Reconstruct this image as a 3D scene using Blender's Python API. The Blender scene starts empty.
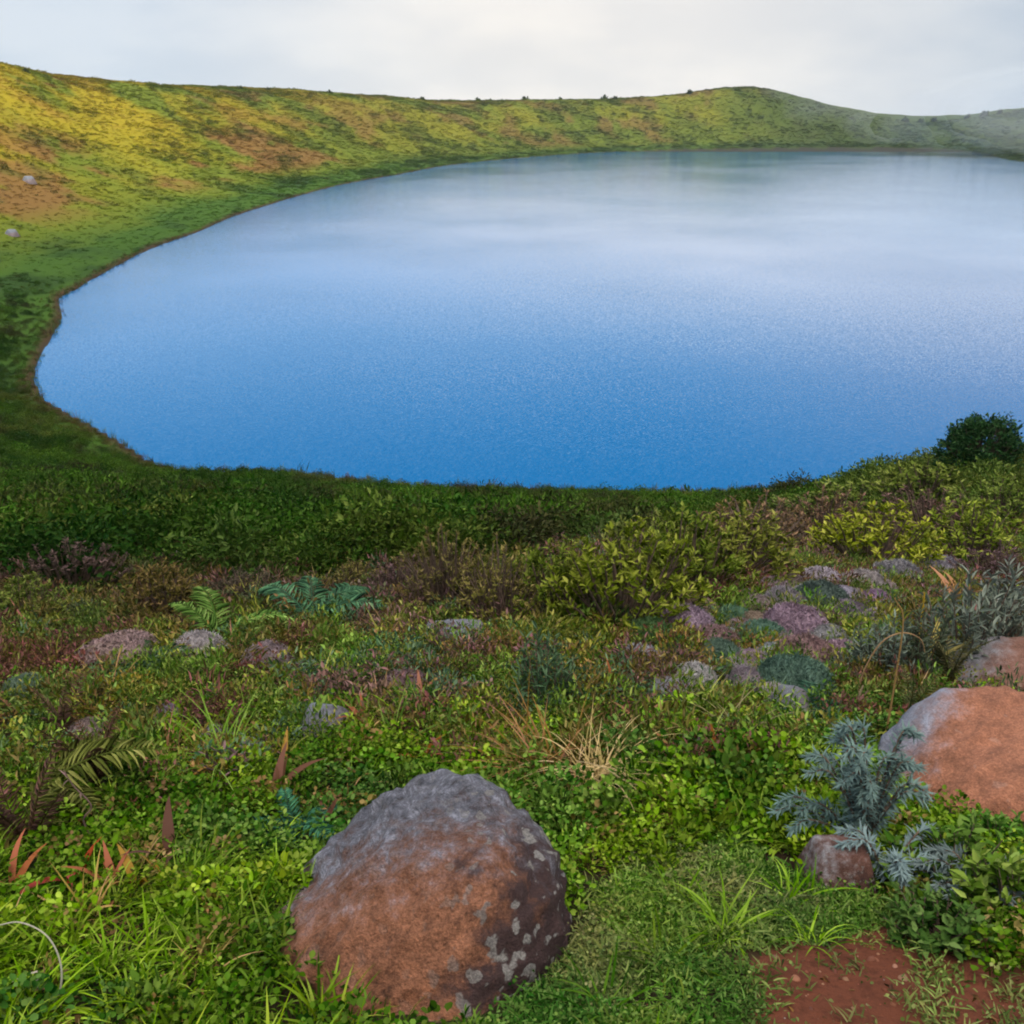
import bpy, math, random
import numpy as np
from mathutils import Vector, Matrix, Euler

random.seed(7)
RNG = np.random.default_rng(11)
SC = bpy.context.scene
COL = SC.collection
PI = math.pi
R = math.radians

# ------------------------------------------------------------------ camera model
EYE = np.array([0.0, 0.0, 14.0])
PITCH = R(22.4)
FPX = 983.0
CP, SP = math.cos(PITCH), math.sin(PITCH)


def ray(u, v):
    a, b = (u - 512) / FPX, (512 - v) / FPX
    d = np.array([a, CP + b * SP, -SP + b * CP])
    return d / np.linalg.norm(d)


def project(x, y, z):
    """world -> photograph pixel (used to decide which ground carries which plants)"""
    zz = z - EYE[2]
    dep = y * CP - zz * SP
    up = y * SP + zz * CP
    dep = np.where(dep < 0.05, 0.05, dep)
    return 512 + FPX * x / dep, 512 - FPX * up / dep, dep


# ------------------------------------------------------------------ noise
def _hash(ix, iy, iz, seed):
    h = (ix.astype(np.int64) * 374761393 + iy.astype(np.int64) * 668265263
         + iz.astype(np.int64) * 2147483647 + seed * 974634777) & 0xFFFFFFFF
    h = ((h ^ (h >> 13)) * 1274126177) & 0xFFFFFFFF
    h = ((h ^ (h >> 16)) * 2246822519) & 0xFFFFFFFF
    h = h ^ (h >> 15)
    return (h & 0xFFFF) / 65535.0


def vnoise(x, y, z=None, seed=0):
    x = np.asarray(x, float); y = np.asarray(y, float)
    z = np.zeros_like(x) if z is None else np.asarray(z, float)
    ix, iy, iz = np.floor(x), np.floor(y), np.floor(z)
    fx, fy, fz = x - ix, y - iy, z - iz
    fx, fy, fz = [f * f * (3 - 2 * f) for f in (fx, fy, fz)]
    out = 0
    for dx in (0, 1):
        for dy in (0, 1):
            for dz in (0, 1):
                w = (fx if dx else 1 - fx) * (fy if dy else 1 - fy) * (fz if dz else 1 - fz)
                out = out + w * _hash(ix + dx, iy + dy, iz + dz, seed)
    return out


def fbm(x, y, z=None, oct=4, seed=0):
    a, s, t = 0.5, 0.0, 0.0
    f = 1.0
    for k in range(oct):
        s = s + a * vnoise(np.asarray(x) * f, np.asarray(y) * f, None if z is None else np.asarray(z) * f, seed + k * 17)
        t += a
        a *= 0.5
        f *= 2.03
    return s / t


def sstep(a, b, x):
    t = np.clip((np.asarray(x, float) - a) / (b - a), 0, 1)
    return t * t * (3 - 2 * t)


# ------------------------------------------------------------------ shoreline and terrain
SHORE_PX = [(34, 372), (40, 396), (62, 412), (95, 430), (125, 448), (150, 463), (185, 472), (225, 473), (280, 474),
            (330, 479), (400, 486), (500, 490), (600, 493), (700, 494), (770, 492), (796, 494), (812, 500), (835, 494)]
SHORE_R = [(19, 36.5), (30, 34), (60, 36), (110, 62), (146, 120), (158, 180), (150, 228)]
SHORE_PX2 = [(1024, 162), (985, 154), (940, 148.5), (850, 147.5), (760, 148), (680, 149.5), (600, 152.5), (520, 158), (450, 165),
             (395, 175), (345, 184), (300, 195.5), (240, 214), (200, 231), (150, 249), (105, 272), (72, 291), (58, 300), (61, 318), (46, 345)]


def on_plane(u, v, z=0.0):
    d = ray(u, v)
    t = (z - EYE[2]) / d[2]
    return (d[0] * t, d[1] * t)


_pts = [on_plane(*p) for p in SHORE_PX] + SHORE_R + [on_plane(*p) for p in SHORE_PX2]


def catmull(P, n):
    P = np.array(P); m = len(P); out = []
    for i in range(m):
        p0, p1, p2, p3 = P[i - 1], P[i], P[(i + 1) % m], P[(i + 2) % m]
        for k in range(n):
            t = k / n
            out.append(0.5 * ((2 * p1) + (-p0 + p2) * t + (2 * p0 - 5 * p1 + 4 * p2 - p3) * t * t + (-p0 + 3 * p1 - 3 * p2 + p3) * t ** 3))
    return np.array(out)


SHORE = catmull(_pts, 4)


def shore_dist(x, y):
    x = np.atleast_1d(np.asarray(x, float)).ravel(); y = np.atleast_1d(np.asarray(y, float)).ravel()
    A = SHORE; B = np.roll(SHORE, -1, 0); D = B - A; L = (D ** 2).sum(1) + 1e-9
    out = np.empty(len(x))
    for i in range(0, len(x), 20000):
        px, py = x[i:i + 20000, None], y[i:i + 20000, None]
        t = np.clip(((px - A[:, 0]) * D[:, 0] + (py - A[:, 1]) * D[:, 1]) / L, 0, 1)
        d = np.sqrt(((px - A[:, 0] - t * D[:, 0]) ** 2 + (py - A[:, 1] - t * D[:, 1]) ** 2).min(1))
        cond = (A[:, 1] > py) != (B[:, 1] > py)
        xi = A[:, 0] + (py - A[:, 1]) * D[:, 0] / np.where(np.abs(D[:, 1]) < 1e-9, 1e-9, D[:, 1])
        ins = ((cond & (px < xi)).sum(1) % 2) == 1
        out[i:i + 20000] = np.where(ins, -d, d)
    return out


SKY_PX = [(-400, 40), (-200, 40), (-60, 50), (0, 61), (30, 69), (60, 75), (110, 80), (160, 84.5), (240, 87), (300, 89.5), (380, 96), (450, 101),
          (520, 100), (600, 99), (650, 97), (690, 93), (720, 87), (745, 85), (765, 87), (790, 94), (830, 104), (880, 112), (905, 116), (935, 118), (965, 115), (1000, 110),
          (1024, 107), (1100, 100), (1300, 95)]
_NEAR_S = [-2000, 0, 3, 10, 20, 28, 32, 36, 50, 90, 400]
_NEAR_Z = [0, .15, .75, 3.15, 7.05, 10.1, 11.35, 12.4, 14.2, 15.5, 16]


def rim_prof(s):
    t = s / 62.0
    belt = 0.55 * sstep(0, 5, s)
    p = 0.93 * sstep(0.08, 1.12, t) + 0.07 * np.clip(t, 0, 1)
    p = p * (1 - 0.35 * sstep(1.15, 4.0, t))
    return belt, p


def terr_parts(x, y):
    s = shore_dist(x, y)
    az = np.arctan2(x, np.maximum(y, 1e-3)); az = np.where(y < 0, np.where(x < 0, -PI / 2, PI / 2), az)
    near = np.interp(s, _NEAR_S, _NEAR_Z)
    spur = 1.5 * sstep(3, 9.5, x) * np.exp(-((y - 16.5) / 7.5) ** 2) * np.exp(-np.maximum(x - 18, 0) ** 2 / 80)
    spur = spur + 0.5 * np.exp(-((x - 0.5) / 3) ** 2 - ((y - 7.4) / 2.0) ** 2) * 0.35
    near = near + spur * sstep(0, 6, s)
    belt, prof = rim_prof(s)
    far = np.clip(y, 0, None)
    w = sstep(38, 75, np.hypot(x, y) * (0.4 + 0.6 * (far / (np.hypot(x, y) + 1e-6))))
    n_big = fbm(x / 23, y / 23, oct=4, seed=3) - 0.5
    n_gul = fbm(x / 60 + y / 90, y / 38 - x / 90, oct=3, seed=9) - 0.5
    hilln = (2.2 * n_big + 2.6 * n_gul) * sstep(6, 45, s)
    hilln = hilln * sstep(30, 90, y)
    mid = (fbm(x / 2.1, y / 2.1, oct=3, seed=21) - 0.5) * 0.34 * sstep(2.2, 6, np.hypot(x, y)) * sstep(1, 6, s)
    fine = (fbm(x / 0.45, y / 0.45, oct=3, seed=31) - 0.5) * 0.07
    return s, az, near, belt, prof, w, hilln, mid, fine


# rim height by azimuth, solved so the ridge meets the photographed skyline
_AZ = np.linspace(R(-58), R(58), 180)
_RR = np.concatenate([np.linspace(70, 520, 130)])


def _solve_rim():
    A, D = np.meshgrid(_AZ, _RR)
    X, Y = (np.sin(A) * D).ravel(), (np.cos(A) * D).ravel()
    s, az, near, belt, prof, w, hn, mid, fine = terr_parts(X, Y)
    tv = np.interp(512 + FPX * np.tan(_AZ) * (CP + SP * 0.42), [p[0] for p in SKY_PX], [p[1] for p in SKY_PX])
    lo, hi = np.full(len(_AZ), 2.0), np.full(len(_AZ), 60.0)
    near2, belt2, prof2, w2, hn2 = [q.reshape(A.shape) for q in (near, belt, prof, w, hn)]
    sm = s.reshape(A.shape) > 0
    Y2 = Y.reshape(A.shape); X2 = X.reshape(A.shape)
    for k in range(22):
        m = (lo + hi) / 2
        Z = near2 * (1 - w2) + w2 * (belt2 + m[None, :] * prof2 + hn2)
        Z = np.where(sm, Z, 0)
        u, v, dep = project(X2, Y2, Z)
        vm = v.min(0)
        up = vm > tv
        lo = np.where(up, m, lo); hi = np.where(up, hi, m)
    return (lo + hi) / 2


RIM = _solve_rim()
RIM = np.convolve(np.pad(RIM, 2, mode='edge'), [.15, .2, .3, .2, .15], 'valid')


def height(x, y, full=False):
    shp = np.shape(x)
    x = np.atleast_1d(np.asarray(x, float)).ravel(); y = np.atleast_1d(np.asarray(y, float)).ravel()
    s, az, near, belt, prof, w, hn, mid, fine = terr_parts(x, y)
    rim = np.interp(az, _AZ, RIM)
    z = near * (1 - w) + w * (belt + rim * prof + hn) + mid * (1 - 0.3 * w) + fine * (1 - w)
    z = np.where(s > 0, np.maximum(z, 0.06 + 0.12 * np.minimum(s, 1)), np.maximum(-1.6, 0.25 * s))
    if full:
        return z.reshape(shp), s.reshape(shp)
    return z.reshape(shp)


def H(x, y):
    return float(height(np.array([x]), np.array([y]))[0])


def ground_px(u, v):
    """where the sight line through a photograph pixel meets the terrain"""
    d = ray(u, v)
    t = np.concatenate([np.arange(0.8, 12, .03), np.arange(12, 60, .15), np.arange(60, 450, .8)])
    P = EYE[None] + t[:, None] * d[None]
    hz = height(P[:, 0], P[:, 1])
    k = np.argmax(P[:, 2] < hz)
    p = P[k]
    return Vector((p[0], p[1], hz[k])), float(t[k])


# ------------------------------------------------------------------ mesh builders
def mesh_arrays(name, V, F, lv=None, smooth=False):
    """V (n,3), F (m,k) same-size faces"""
    V = np.asarray(V, np.float32); F = np.asarray(F, np.int32)
    me = bpy.data.meshes.new(name)
    me.vertices.add(len(V)); me.vertices.foreach_set('co', V.ravel())
    k = F.shape[1]
    me.loops.add(F.size); me.loops.foreach_set('vertex_index', F.ravel())
    me.polygons.add(len(F)); me.polygons.foreach_set('loop_start', np.arange(0, F.size, k, dtype=np.int32))
    if smooth:
        me.polygons.foreach_set('use_smooth', np.ones(len(F), bool))
    if lv is not None:
        a = me.attributes.new('leaf_tone', 'FLOAT', 'POINT'); a.data.foreach_set('value', np.asarray(lv, np.float32))
    me.update(); me.validate()
    return me


class Geo:
    """collects quads (triangles are stored as quads with a repeated point avoided by caller)"""
    def __init__(self):
        self.V, self.F, self.T, self.n = [], [], [], 0

    def add(self, V, F, tone):
        self.V.append(V); self.F.append(F + self.n); self.T.append(tone); self.n += len(V)

    def mesh(self, name, mat, smooth=False):
        me = mesh_arrays(name, np.concatenate(self.V), np.concatenate(self.F), np.concatenate(self.T), smooth)
        me.materials.append(mat)
        return me


def unit(a):
    return a / (np.linalg.norm(a, axis=-1, keepdims=True) + 1e-9)


def leaves(g, P, D, N, L, W, fold=0.25, droop=0.2, tone=None, round_=0.5):
    """folded leaves: base P, direction D, normal N, length L, width W"""
    n = len(P)
    L = np.broadcast_to(np.asarray(L, float), (n,))[:, None]; W = np.broadcast_to(np.asarray(W, float), (n,))[:, None]
    D = unit(D); S = unit(np.cross(D, N)); N = unit(np.cross(S, D))
    b = P
    m1 = P + D * L * 0.36
    m2 = P + D * L * 0.72 - N * L * droop * 0.35
    tip = P + D * L - N * L * droop
    h = W * 0.5
    l1 = m1 + S * h + N * h * fold; r1 = m1 - S * h + N * h * fold
    l2 = m2 + S * h * (0.45 + round_ * 0.5) + N * h * fold; r2 = m2 - S * h * (0.45 + round_ * 0.5) + N * h * fold
    V = np.stack([b, l1, l2, tip, r2, r1], 1).reshape(-1, 3)
    o = (np.arange(n) * 6)[:, None]
    F = np.concatenate([o + np.array([0, 3, 2, 1]), o + np.array([0, 5, 4, 3])])
    if tone is None:
        tone = RNG.random(n)
    g.add(V, F, np.repeat(tone, 6))


def blades(g, P, D, L, W, bend, seg=4, tone=None, side=None):
    """curved grass blades: start P, initial direction D, bend adds downward droop along the outward direction"""
    n = len(P)
    L = np.broadcast_to(np.asarray(L, float), (n,)); W = np.broadcast_to(np.asarray(W, float), (n,))
    bend = np.broadcast_to(np.asarray(bend, float), (n,))
    D = unit(D)
    out = D.copy(); out[:, 2] = 0
    out = unit(out + RNG.normal(0, .15, out.shape) * np.array([1, 1, 0]))
    S = np.stack([-out[:, 1], out[:, 0], np.zeros(n)], 1)
    rows = []
    p = P.copy(); d = D.copy()
    for k in range(seg + 1):
        t = k / seg
        w = (W * (1 - t ** 1.6) * (0.75 + 0.5 * min(t * 3, 1)) * 0.5 + W * 0.03)[:, None]
        rows.append(p - S * w); rows.append(p + S * w)
        d = unit(d + out * (bend * 0.55)[:, None] - np.array([0, 0, 1.0]) * (bend * (0.25 + t))[:, None] * 0.55)
        p = p + d * (L / seg)[:, None]
    V = np.stack(rows, 1).reshape(-1, 3)
    m = 2 * (seg + 1)
    o = (np.arange(n) * m)[:, None]
    F = np.concatenate([o + np.array([2 * k, 2 * k + 1, 2 * k + 3, 2 * k + 2]) for k in range(seg)])
    if tone is None:
        tone = RNG.random(n)
    g.add(V, F, np.repeat(tone, m))


def tube(g, pts, rad, k=6, tone=0.5):
    pts = np.asarray(pts, float); n = len(pts)
    T = unit(np.gradient(pts, axis=0))
    ref = np.array([0.31, 0.2, 0.93]); A = unit(np.cross(T, ref)); B = np.cross(T, A)
    an = np.arange(k) * 2 * PI / k
    rad = np.broadcast_to(np.asarray(rad, float), (n,))
    V = (pts[:, None] + rad[:, None, None] * (np.cos(an)[None, :, None] * A[:, None] + np.sin(an)[None, :, None] * B[:, None])).reshape(-1, 3)
    F = []
    for i in range(n - 1):
        for j in range(k):
            F.append((i * k + j, i * k + (j + 1) % k, (i + 1) * k + (j + 1) % k, (i + 1) * k + j))
    g.add(V, np.array(F), np.full(len(V), tone))


def rand_dirs(n, zmin=-1.0):
    z = RNG.uniform(zmin, 1, n); a = RNG.uniform(0, 2 * PI, n); r = np.sqrt(1 - z * z)
    return np.stack([r * np.cos(a), r * np.sin(a), z], 1)


# ------------------------------------------------------------------ materials
def new_mat(name):
    m = bpy.data.materials.new(name); m.use_nodes = True
    nt = m.node_tree; nt.nodes.clear()
    return m, nt, nt.nodes, nt.links


def nd(nt, typ, **kw):
    n = nt.nodes.new(typ)
    for k, v in kw.items():
        setattr(n, k, v)
    return n


def ramp(nt, stops, interp='LINEAR'):
    r = nt.nodes.new('ShaderNodeValToRGB'); r.color_ramp.interpolation = interp
    el = r.color_ramp.elements
    while len(el) > 1:
        el.remove(el[-1])
    el[0].position = stops[0][0]; el[0].color = tuple(stops[0][1]) + (1,)
    for p, c in stops[1:]:
        e = el.new(p); e.color = tuple(c) + (1,)
    return r


def foliage_mat(name, source, transl=0.18, var=0.75, rough=0.6, spec=0.03, hue=0.03, sat=0.1):
    m, nt, N, L = new_mat(name)
    if source == 'INSTANCER':
        c = nd(nt, 'ShaderNodeAttribute', attribute_type='INSTANCER', attribute_name='tint'); csock = c.outputs['Color']
    else:
        c = nd(nt, 'ShaderNodeObjectInfo'); csock = c.outputs['Color']
    t = nd(nt, 'ShaderNodeAttribute', attribute_type='GEOMETRY', attribute_name='leaf_tone')
    hs = nd(nt, 'ShaderNodeHueSaturation')
    def mr(lo, hi):
        q = nd(nt, 'ShaderNodeMapRange'); q.inputs['To Min'].default_value = lo; q.inputs['To Max'].default_value = hi
        L.new(t.outputs['Fac'], q.inputs['Value']); return q.outputs['Result']
    L.new(mr(0.5 + hue, 0.5 - hue), hs.inputs['Hue']); L.new(mr(1 + sat, 1 - sat), hs.inputs['Saturation']); L.new(mr(1 - var, 1 + var), hs.inputs['Value'])
    L.new(csock, hs.inputs['Color'])
    p = nd(nt, 'ShaderNodeBsdfPrincipled'); p.inputs['Roughness'].default_value = rough
    p.inputs['Specular IOR Level'].default_value = spec
    tr = nd(nt, 'ShaderNodeBsdfTranslucent'); mx = nd(nt, 'ShaderNodeMixShader'); mx.inputs[0].default_value = transl
    L.new(hs.outputs['Color'], p.inputs['Base Color']); L.new(hs.outputs['Color'], tr.inputs['Color'])
    L.new(p.outputs[0], mx.inputs[1]); L.new(tr.outputs[0], mx.inputs[2])
    o = nd(nt, 'ShaderNodeOutputMaterial'); L.new(mx.outputs[0], o.inputs['Surface'])
    return m


M_INST = foliage_mat('foliage_scatter', 'INSTANCER')
M_OBJ = foliage_mat('foliage', 'OBJECT')
M_HILL = foliage_mat('hillside_foliage', 'INSTANCER', transl=.3, var=.22, rough=.8)
M_DRY = foliage_mat('dry_leaf', 'OBJECT', transl=0.25, var=0.35, rough=0.7, spec=0.15, hue=0.015)
M_GREY = foliage_mat('silver_leaf', 'OBJECT', transl=0.15, var=0.4, rough=0.7, spec=0.2, hue=0.02)


def bark_mat(name, c1, c2, scale=30):
    m, nt, N, L = new_mat(name)
    tc = nd(nt, 'ShaderNodeTexCoord'); nz = nd(nt, 'ShaderNodeTexNoise'); nz.inputs['Scale'].default_value = scale
    L.new(tc.outputs['Object'], nz.inputs['Vector'])
    r = ramp(nt, [(0.3, c1), (0.7, c2)]); L.new(nz.outputs['Fac'], r.inputs[0])
    p = nd(nt, 'ShaderNodeBsdfPrincipled'); p.inputs['Roughness'].default_value = 0.85
    L.new(r.outputs[0], p.inputs['Base Color'])
    o = nd(nt, 'ShaderNodeOutputMaterial'); L.new(p.outputs[0], o.inputs['Surface'])
    return m


M_BARK = bark_mat('shrub_bark', (.045, .025, .016), (.13, .08, .05))


# ------------------------------------------------------------------ object helpers
def link(o):
    COL.objects.link(o); return o


def mesh_obj(name, me, parent=None, loc=(0, 0, 0), rot=(0, 0, 0), scale=1.0, tint=None):
    o = bpy.data.objects.new(name, me); link(o)
    o.location = loc; o.rotation_euler = rot
    o.scale = (scale,) * 3 if np.isscalar(scale) else scale
    if tint is not None:
        o.color = (*tint[:3], 1)
    o.parent = parent
    return o


def tag(o, label, cat, group=None):
    o['label'] = label; o['category'] = cat
    if group:
        o['group'] = group
    return o


def empty(name, loc, rz=0, scale=1.0):
    o = bpy.data.objects.new(name, None); link(o); o.empty_display_size = 0.2
    o.location = loc; o.rotation_euler = (0, 0, rz); o.scale = (scale,) * 3
    return o


# ------------------------------------------------------------------ ground colour (plant cover seen from afar and soil up close)
def inpoly(u, v, poly):
    r = np.zeros(np.shape(u), bool); n = len(poly)
    for i in range(n):
        (x1, y1), (x2, y2) = poly[i], poly[(i + 1) % n]
        c = ((y1 > v) != (y2 > v)) & (u < (x2 - x1) * (v - y1) / (y2 - y1 + 1e-9) + x1)
        r ^= c
    return r


SOIL = [(745, 1090), (752, 1000), (782, 955), (845, 922), (905, 916), (950, 942), (985, 975), (1040, 985), (1200, 1010), (1200, 1090)]
LAWN = [(470, 1090), (500, 1010), (555, 950), (590, 872), (650, 852), (720, 848), (790, 862), (840, 885), (900, 905), (910, 950), (850, 945), (795, 960), (765, 1090)]


def lerp(a, b, t):
    return np.asarray(a)[None] * (1 - t[:, None]) + np.asarray(b)[None] * t[:, None]


def mixc(c, b, t):
    return c * (1 - t[:, None]) + np.asarray(b)[None] * t[:, None]


def hill_colour(x, y, z, s):
    """cover colours of the crater walls: lush belt by the water, yellow grass, rusty fern patches, dark scrub"""
    n1 = fbm(x / 17 + y / 40, y / 26, oct=5, seed=41)
    n2 = fbm(x / 9 + 7, y / 15, oct=5, seed=52)
    n3 = fbm(x / 6, y / 9 + 3, oct=4, seed=63)
    t = np.clip(s / 60, 0, 1.4)
    c = np.tile(np.array([.110, .140, .010]), (len(x), 1))
    c = mixc(c, (.225, .200, .010), sstep(.36, .66, n1) * sstep(.15, .5, t))
    c = mixc(c, (.185, .080, .032), sstep(.53, .65, n2) * 0.8 * sstep(.18, .32, t))
    c = mixc(c, (.060, .085, .012), sstep(.52, .72, n3) * 0.5)
    belt = 1 - sstep(.10, .24, t + (n2 - .5) * .16)
    c = mixc(c, (.044, .092, .009), belt)
    c = mixc(c, (.022, .050, .008), belt * sstep(.44, .60, n3) * 0.85)
    # dark heather colour right at the bank
    c = mixc(c, (.055, .028, .016), (1 - sstep(.15, .5 + 1.6 * fbm(x / 5, y / 5, oct=3, seed=66) ** 2, s)) * 0.9)
    gold = sstep(25, 70, -x) * sstep(.35, .8, t) * sstep(.36, .5, n1)
    c = mixc(c, (.30, .215, .010), gold * .6)
    c = mixc(c, (.016, .036, .014), sstep(70, 125, x) * .95)
    far = sstep(190, 330, y) * (1 - sstep(60, 200, -x))
    c = mixc(c, (.062, .085, .014), far * 0.45 * (n1 > -1))
    return c * np.array([.92, .92, .80])


def near_zone(x, y, z):
    u, v, dep = project(x, y, z)
    return u, v


def wob(x, y, k=18.0, sc=.25, seed=77):
    return (fbm(x / sc, y / sc, oct=3, seed=seed) - .5) * k * 2


def soil_mask(x, y, z):
    u, v = near_zone(x, y, z)
    return inpoly(u + wob(x, y, 60, .22), v + wob(x, y, 48, .22, 5), SOIL)


# ------------------------------------------------------------------ terrain
def build_ground():
    radii = [0.35]
    while radii[-1] < 880:
        radii.append(radii[-1] * (1.022 if radii[-1] < 70 else 1.011 if radii[-1] < 470 else 1.09))
    radii = np.array(radii)
    av = np.arange(-38, 38, 0.16)
    ab = np.arange(38, 322, 2.0)
    ang = np.radians(np.concatenate([av, ab]))
    A, D = np.meshgrid(ang, radii)
    X, Y = np.sin(A) * D, np.cos(A) * D
    Z, S = height(X, Y, True)
    nr, na = A.shape
    x, y, z, s = X.ravel(), Y.ravel(), Z.ravel(), S.ravel()
    V = np.stack([x, y, z], 1)
    i = np.arange(nr - 1)[:, None] * na; j = np.arange(na)[None]; j2 = (j + 1) % na
    F = np.stack([i + j, i + j2, i + na + j2, i + na + j], -1).reshape(-1, 4)
    cz = H(0, 0)
    me = bpy.data.meshes.new('ground')
    V = np.vstack([V, [[0, 0, cz]]])
    ci = len(V) - 1
    faces = F.tolist() + [(ci, (k + 1) % na, k) for k in range(na)]
    me.from_pydata(V.tolist(), [], faces)
    me.polygons.foreach_set('use_smooth', np.ones(len(me.polygons), bool))
    # colour attribute: what covers the ground there
    hc = hill_colour(x, y, z, s)
    u, v = near_zone(x, y, z)
    near = lerp((.030, .032, .010), (.055, .050, .018), fbm(x / .5, y / .5, oct=4, seed=5))
    near = mixc(near, (.05, .025, .015), sstep(.5, .7, fbm(x / .8, y / .8, oct=4, seed=6)) * .8)
    soil = np.where(soil_mask(x, y, z) & (y < 6) & (y > 0.2), 1.0, 0.0)
    bare = (sstep(690, 790, u + wob(x, y, 50, .3)) * sstep(925, 985, v + wob(x, y, 40, .3)) * .75) * (y < 6) * (y > .2)
    soil = np.maximum(soil, bare)
    near = near * .55  # ground colour darkened to deepen the shade in gaps between plants
    near = mixc(near, (.118, .038, .020), soil)
    w = sstep(9, 30, np.hypot(x, y))
    c = near * (1 - w[:, None]) + hc * w[:, None]
    c = np.where((s < 0)[:, None], np.array([.03, .028, .02])[None], c)
    c = np.vstack([c, [[.04, .04, .02]]])
    a = me.color_attributes.new('cover', 'FLOAT_COLOR', 'POINT')
    a.data.foreach_set('color', np.hstack([c, np.ones((len(c), 1))]).astype(np.float32).ravel())
    a2 = me.attributes.new('soil', 'FLOAT', 'POINT'); a2.data.foreach_set('value', np.append(soil, 0).astype(np.float32))
    me.update()
    m, nt, N, L = new_mat('ground_cover')
    at = nd(nt, 'ShaderNodeAttribute', attribute_name='cover')
    tc = nd(nt, 'ShaderNodeTexCoord')
    n1 = nd(nt, 'ShaderNodeTexNoise'); n1.inputs['Scale'].default_value = 26; n1.inputs['Detail'].default_value = 8
    n1.inputs['Roughness'].default_value = .7
    L.new(tc.outputs['Object'], n1.inputs['Vector'])
    r = ramp(nt, [(.25, (.45, .45, .45)), (.5, (1, 1, 1)), (.75, (1.0, .9, .8))]); L.new(n1.outputs['Fac'], r.inputs[0])
    mx = nd(nt, 'ShaderNodeMix', data_type='RGBA', blend_type='MULTIPLY'); mx.inputs[0].default_value = 1
    L.new(at.outputs['Color'], mx.inputs[6]); L.new(r.outputs[0], mx.inputs[7])
    p = nd(nt, 'ShaderNodeBsdfPrincipled'); p.inputs['Roughness'].default_value = .95; p.inputs['Specular IOR Level'].default_value = .1
    L.new(mx.outputs[2], p.inputs['Base Color'])
    b = nd(nt, 'ShaderNodeBump'); b.inputs['Strength'].default_value = .8; b.inputs['Distance'].default_value = .02
    L.new(n1.outputs['Fac'], b.inputs['Height']); L.new(b.outputs[0], p.inputs['Normal'])
    o = nd(nt, 'ShaderNodeOutputMaterial'); L.new(p.outputs[0], o.inputs['Surface'])
    me.materials.append(m)
    g = mesh_obj('ground', me); g['kind'] = 'structure'


build_ground()


def build_water():
    xs = np.linspace(-75, 190, 60); ys = np.linspace(22, 352, 70)
    X, Y = np.meshgrid(xs, ys)
    V = np.stack([X.ravel(), Y.ravel(), np.zeros(X.size)], 1)
    n = len(xs)
    F = [(i * n + j, i * n + j + 1, (i + 1) * n + j + 1, (i + 1) * n + j) for i in range(len(ys) - 1) for j in range(n - 1)]
    me = mesh_arrays('lake_water', V, np.array(F), None, True)
    m, nt, N, L = new_mat('lake_water')
    tc = nd(nt, 'ShaderNodeTexCoord')
    mp = nd(nt, 'ShaderNodeMapping'); mp.inputs['Scale'].default_value = (0.9, 1.1, 1); mp.inputs['Rotation'].default_value = (0, 0, .35)
    L.new(tc.outputs['Object'], mp.inputs['Vector'])
    w1 = nd(nt, 'ShaderNodeTexNoise'); w1.inputs['Scale'].default_value = 42; w1.inputs['Detail'].default_value = 3
    w1.inputs['Roughness'].default_value = .55
    w2 = nd(nt, 'ShaderNodeTexNoise'); w2.inputs['Scale'].default_value = 12; w2.inputs['Detail'].default_value = 2
    pt = nd(nt, 'ShaderNodeTexNoise'); pt.inputs['Scale'].default_value = .035; pt.inputs['Detail'].default_value = 4
    for q in (w1, w2):
        L.new(mp.outputs[0], q.inputs['Vector'])
    L.new(tc.outputs['Object'], pt.inputs['Vector'])
    # wind strength differs in large patches
    pr = nd(nt, 'ShaderNodeMapRange'); pr.inputs['From Min'].default_value = .35; pr.inputs['From Max'].default_value = .65
    pr.inputs['To Min'].default_value = .55; pr.inputs['To Max'].default_value = 1.2
    L.new(pt.outputs['Fac'], pr.inputs['Value'])
    # each ripple facet leans its own way: the slopes come straight from two noise fields
    sl = nd(nt, 'ShaderNodeVectorMath', operation='ADD'); L.new(w1.outputs['Color'], sl.inputs[0]); L.new(w2.outputs['Color'], sl.inputs[1])
    ce = nd(nt, 'ShaderNodeVectorMath', operation='SUBTRACT'); L.new(sl.outputs[0], ce.inputs[0]); ce.inputs[1].default_value = (1, 1, 1)
    am = nd(nt, 'ShaderNodeVectorMath', operation='MULTIPLY'); L.new(ce.outputs[0], am.inputs[0]); am.inputs[1].default_value = (.11, .22, 0)
    sc = nd(nt, 'ShaderNodeVectorMath', operation='SCALE'); L.new(am.outputs[0], sc.inputs[0]); L.new(pr.outputs['Result'], sc.inputs['Scale'])
    up = nd(nt, 'ShaderNodeVectorMath', operation='ADD'); L.new(sc.outputs[0], up.inputs[0]); up.inputs[1].default_value = (0, 0, 1)
    b = nd(nt, 'ShaderNodeVectorMath', operation='NORMALIZE'); L.new(up.outputs[0], b.inputs[0])
    p = nd(nt, 'ShaderNodeBsdfPrincipled'); p.inputs['Base Color'].default_value = (.001, .088, .235, 1)
    p.inputs['Roughness'].default_value = .04; p.inputs['IOR'].default_value = 1.42; p.inputs['Specular IOR Level'].default_value = .5
    L.new(b.outputs[0], p.inputs['Normal'])
    o = nd(nt, 'ShaderNodeOutputMaterial'); L.new(p.outputs[0], o.inputs['Surface'])
    me.materials.append(m)
    w = mesh_obj('lake_water', me); w['kind'] = 'structure'


build_water()

# ------------------------------------------------------------------ scattered cover (uncountable: kind stuff)
_NG = {}


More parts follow.
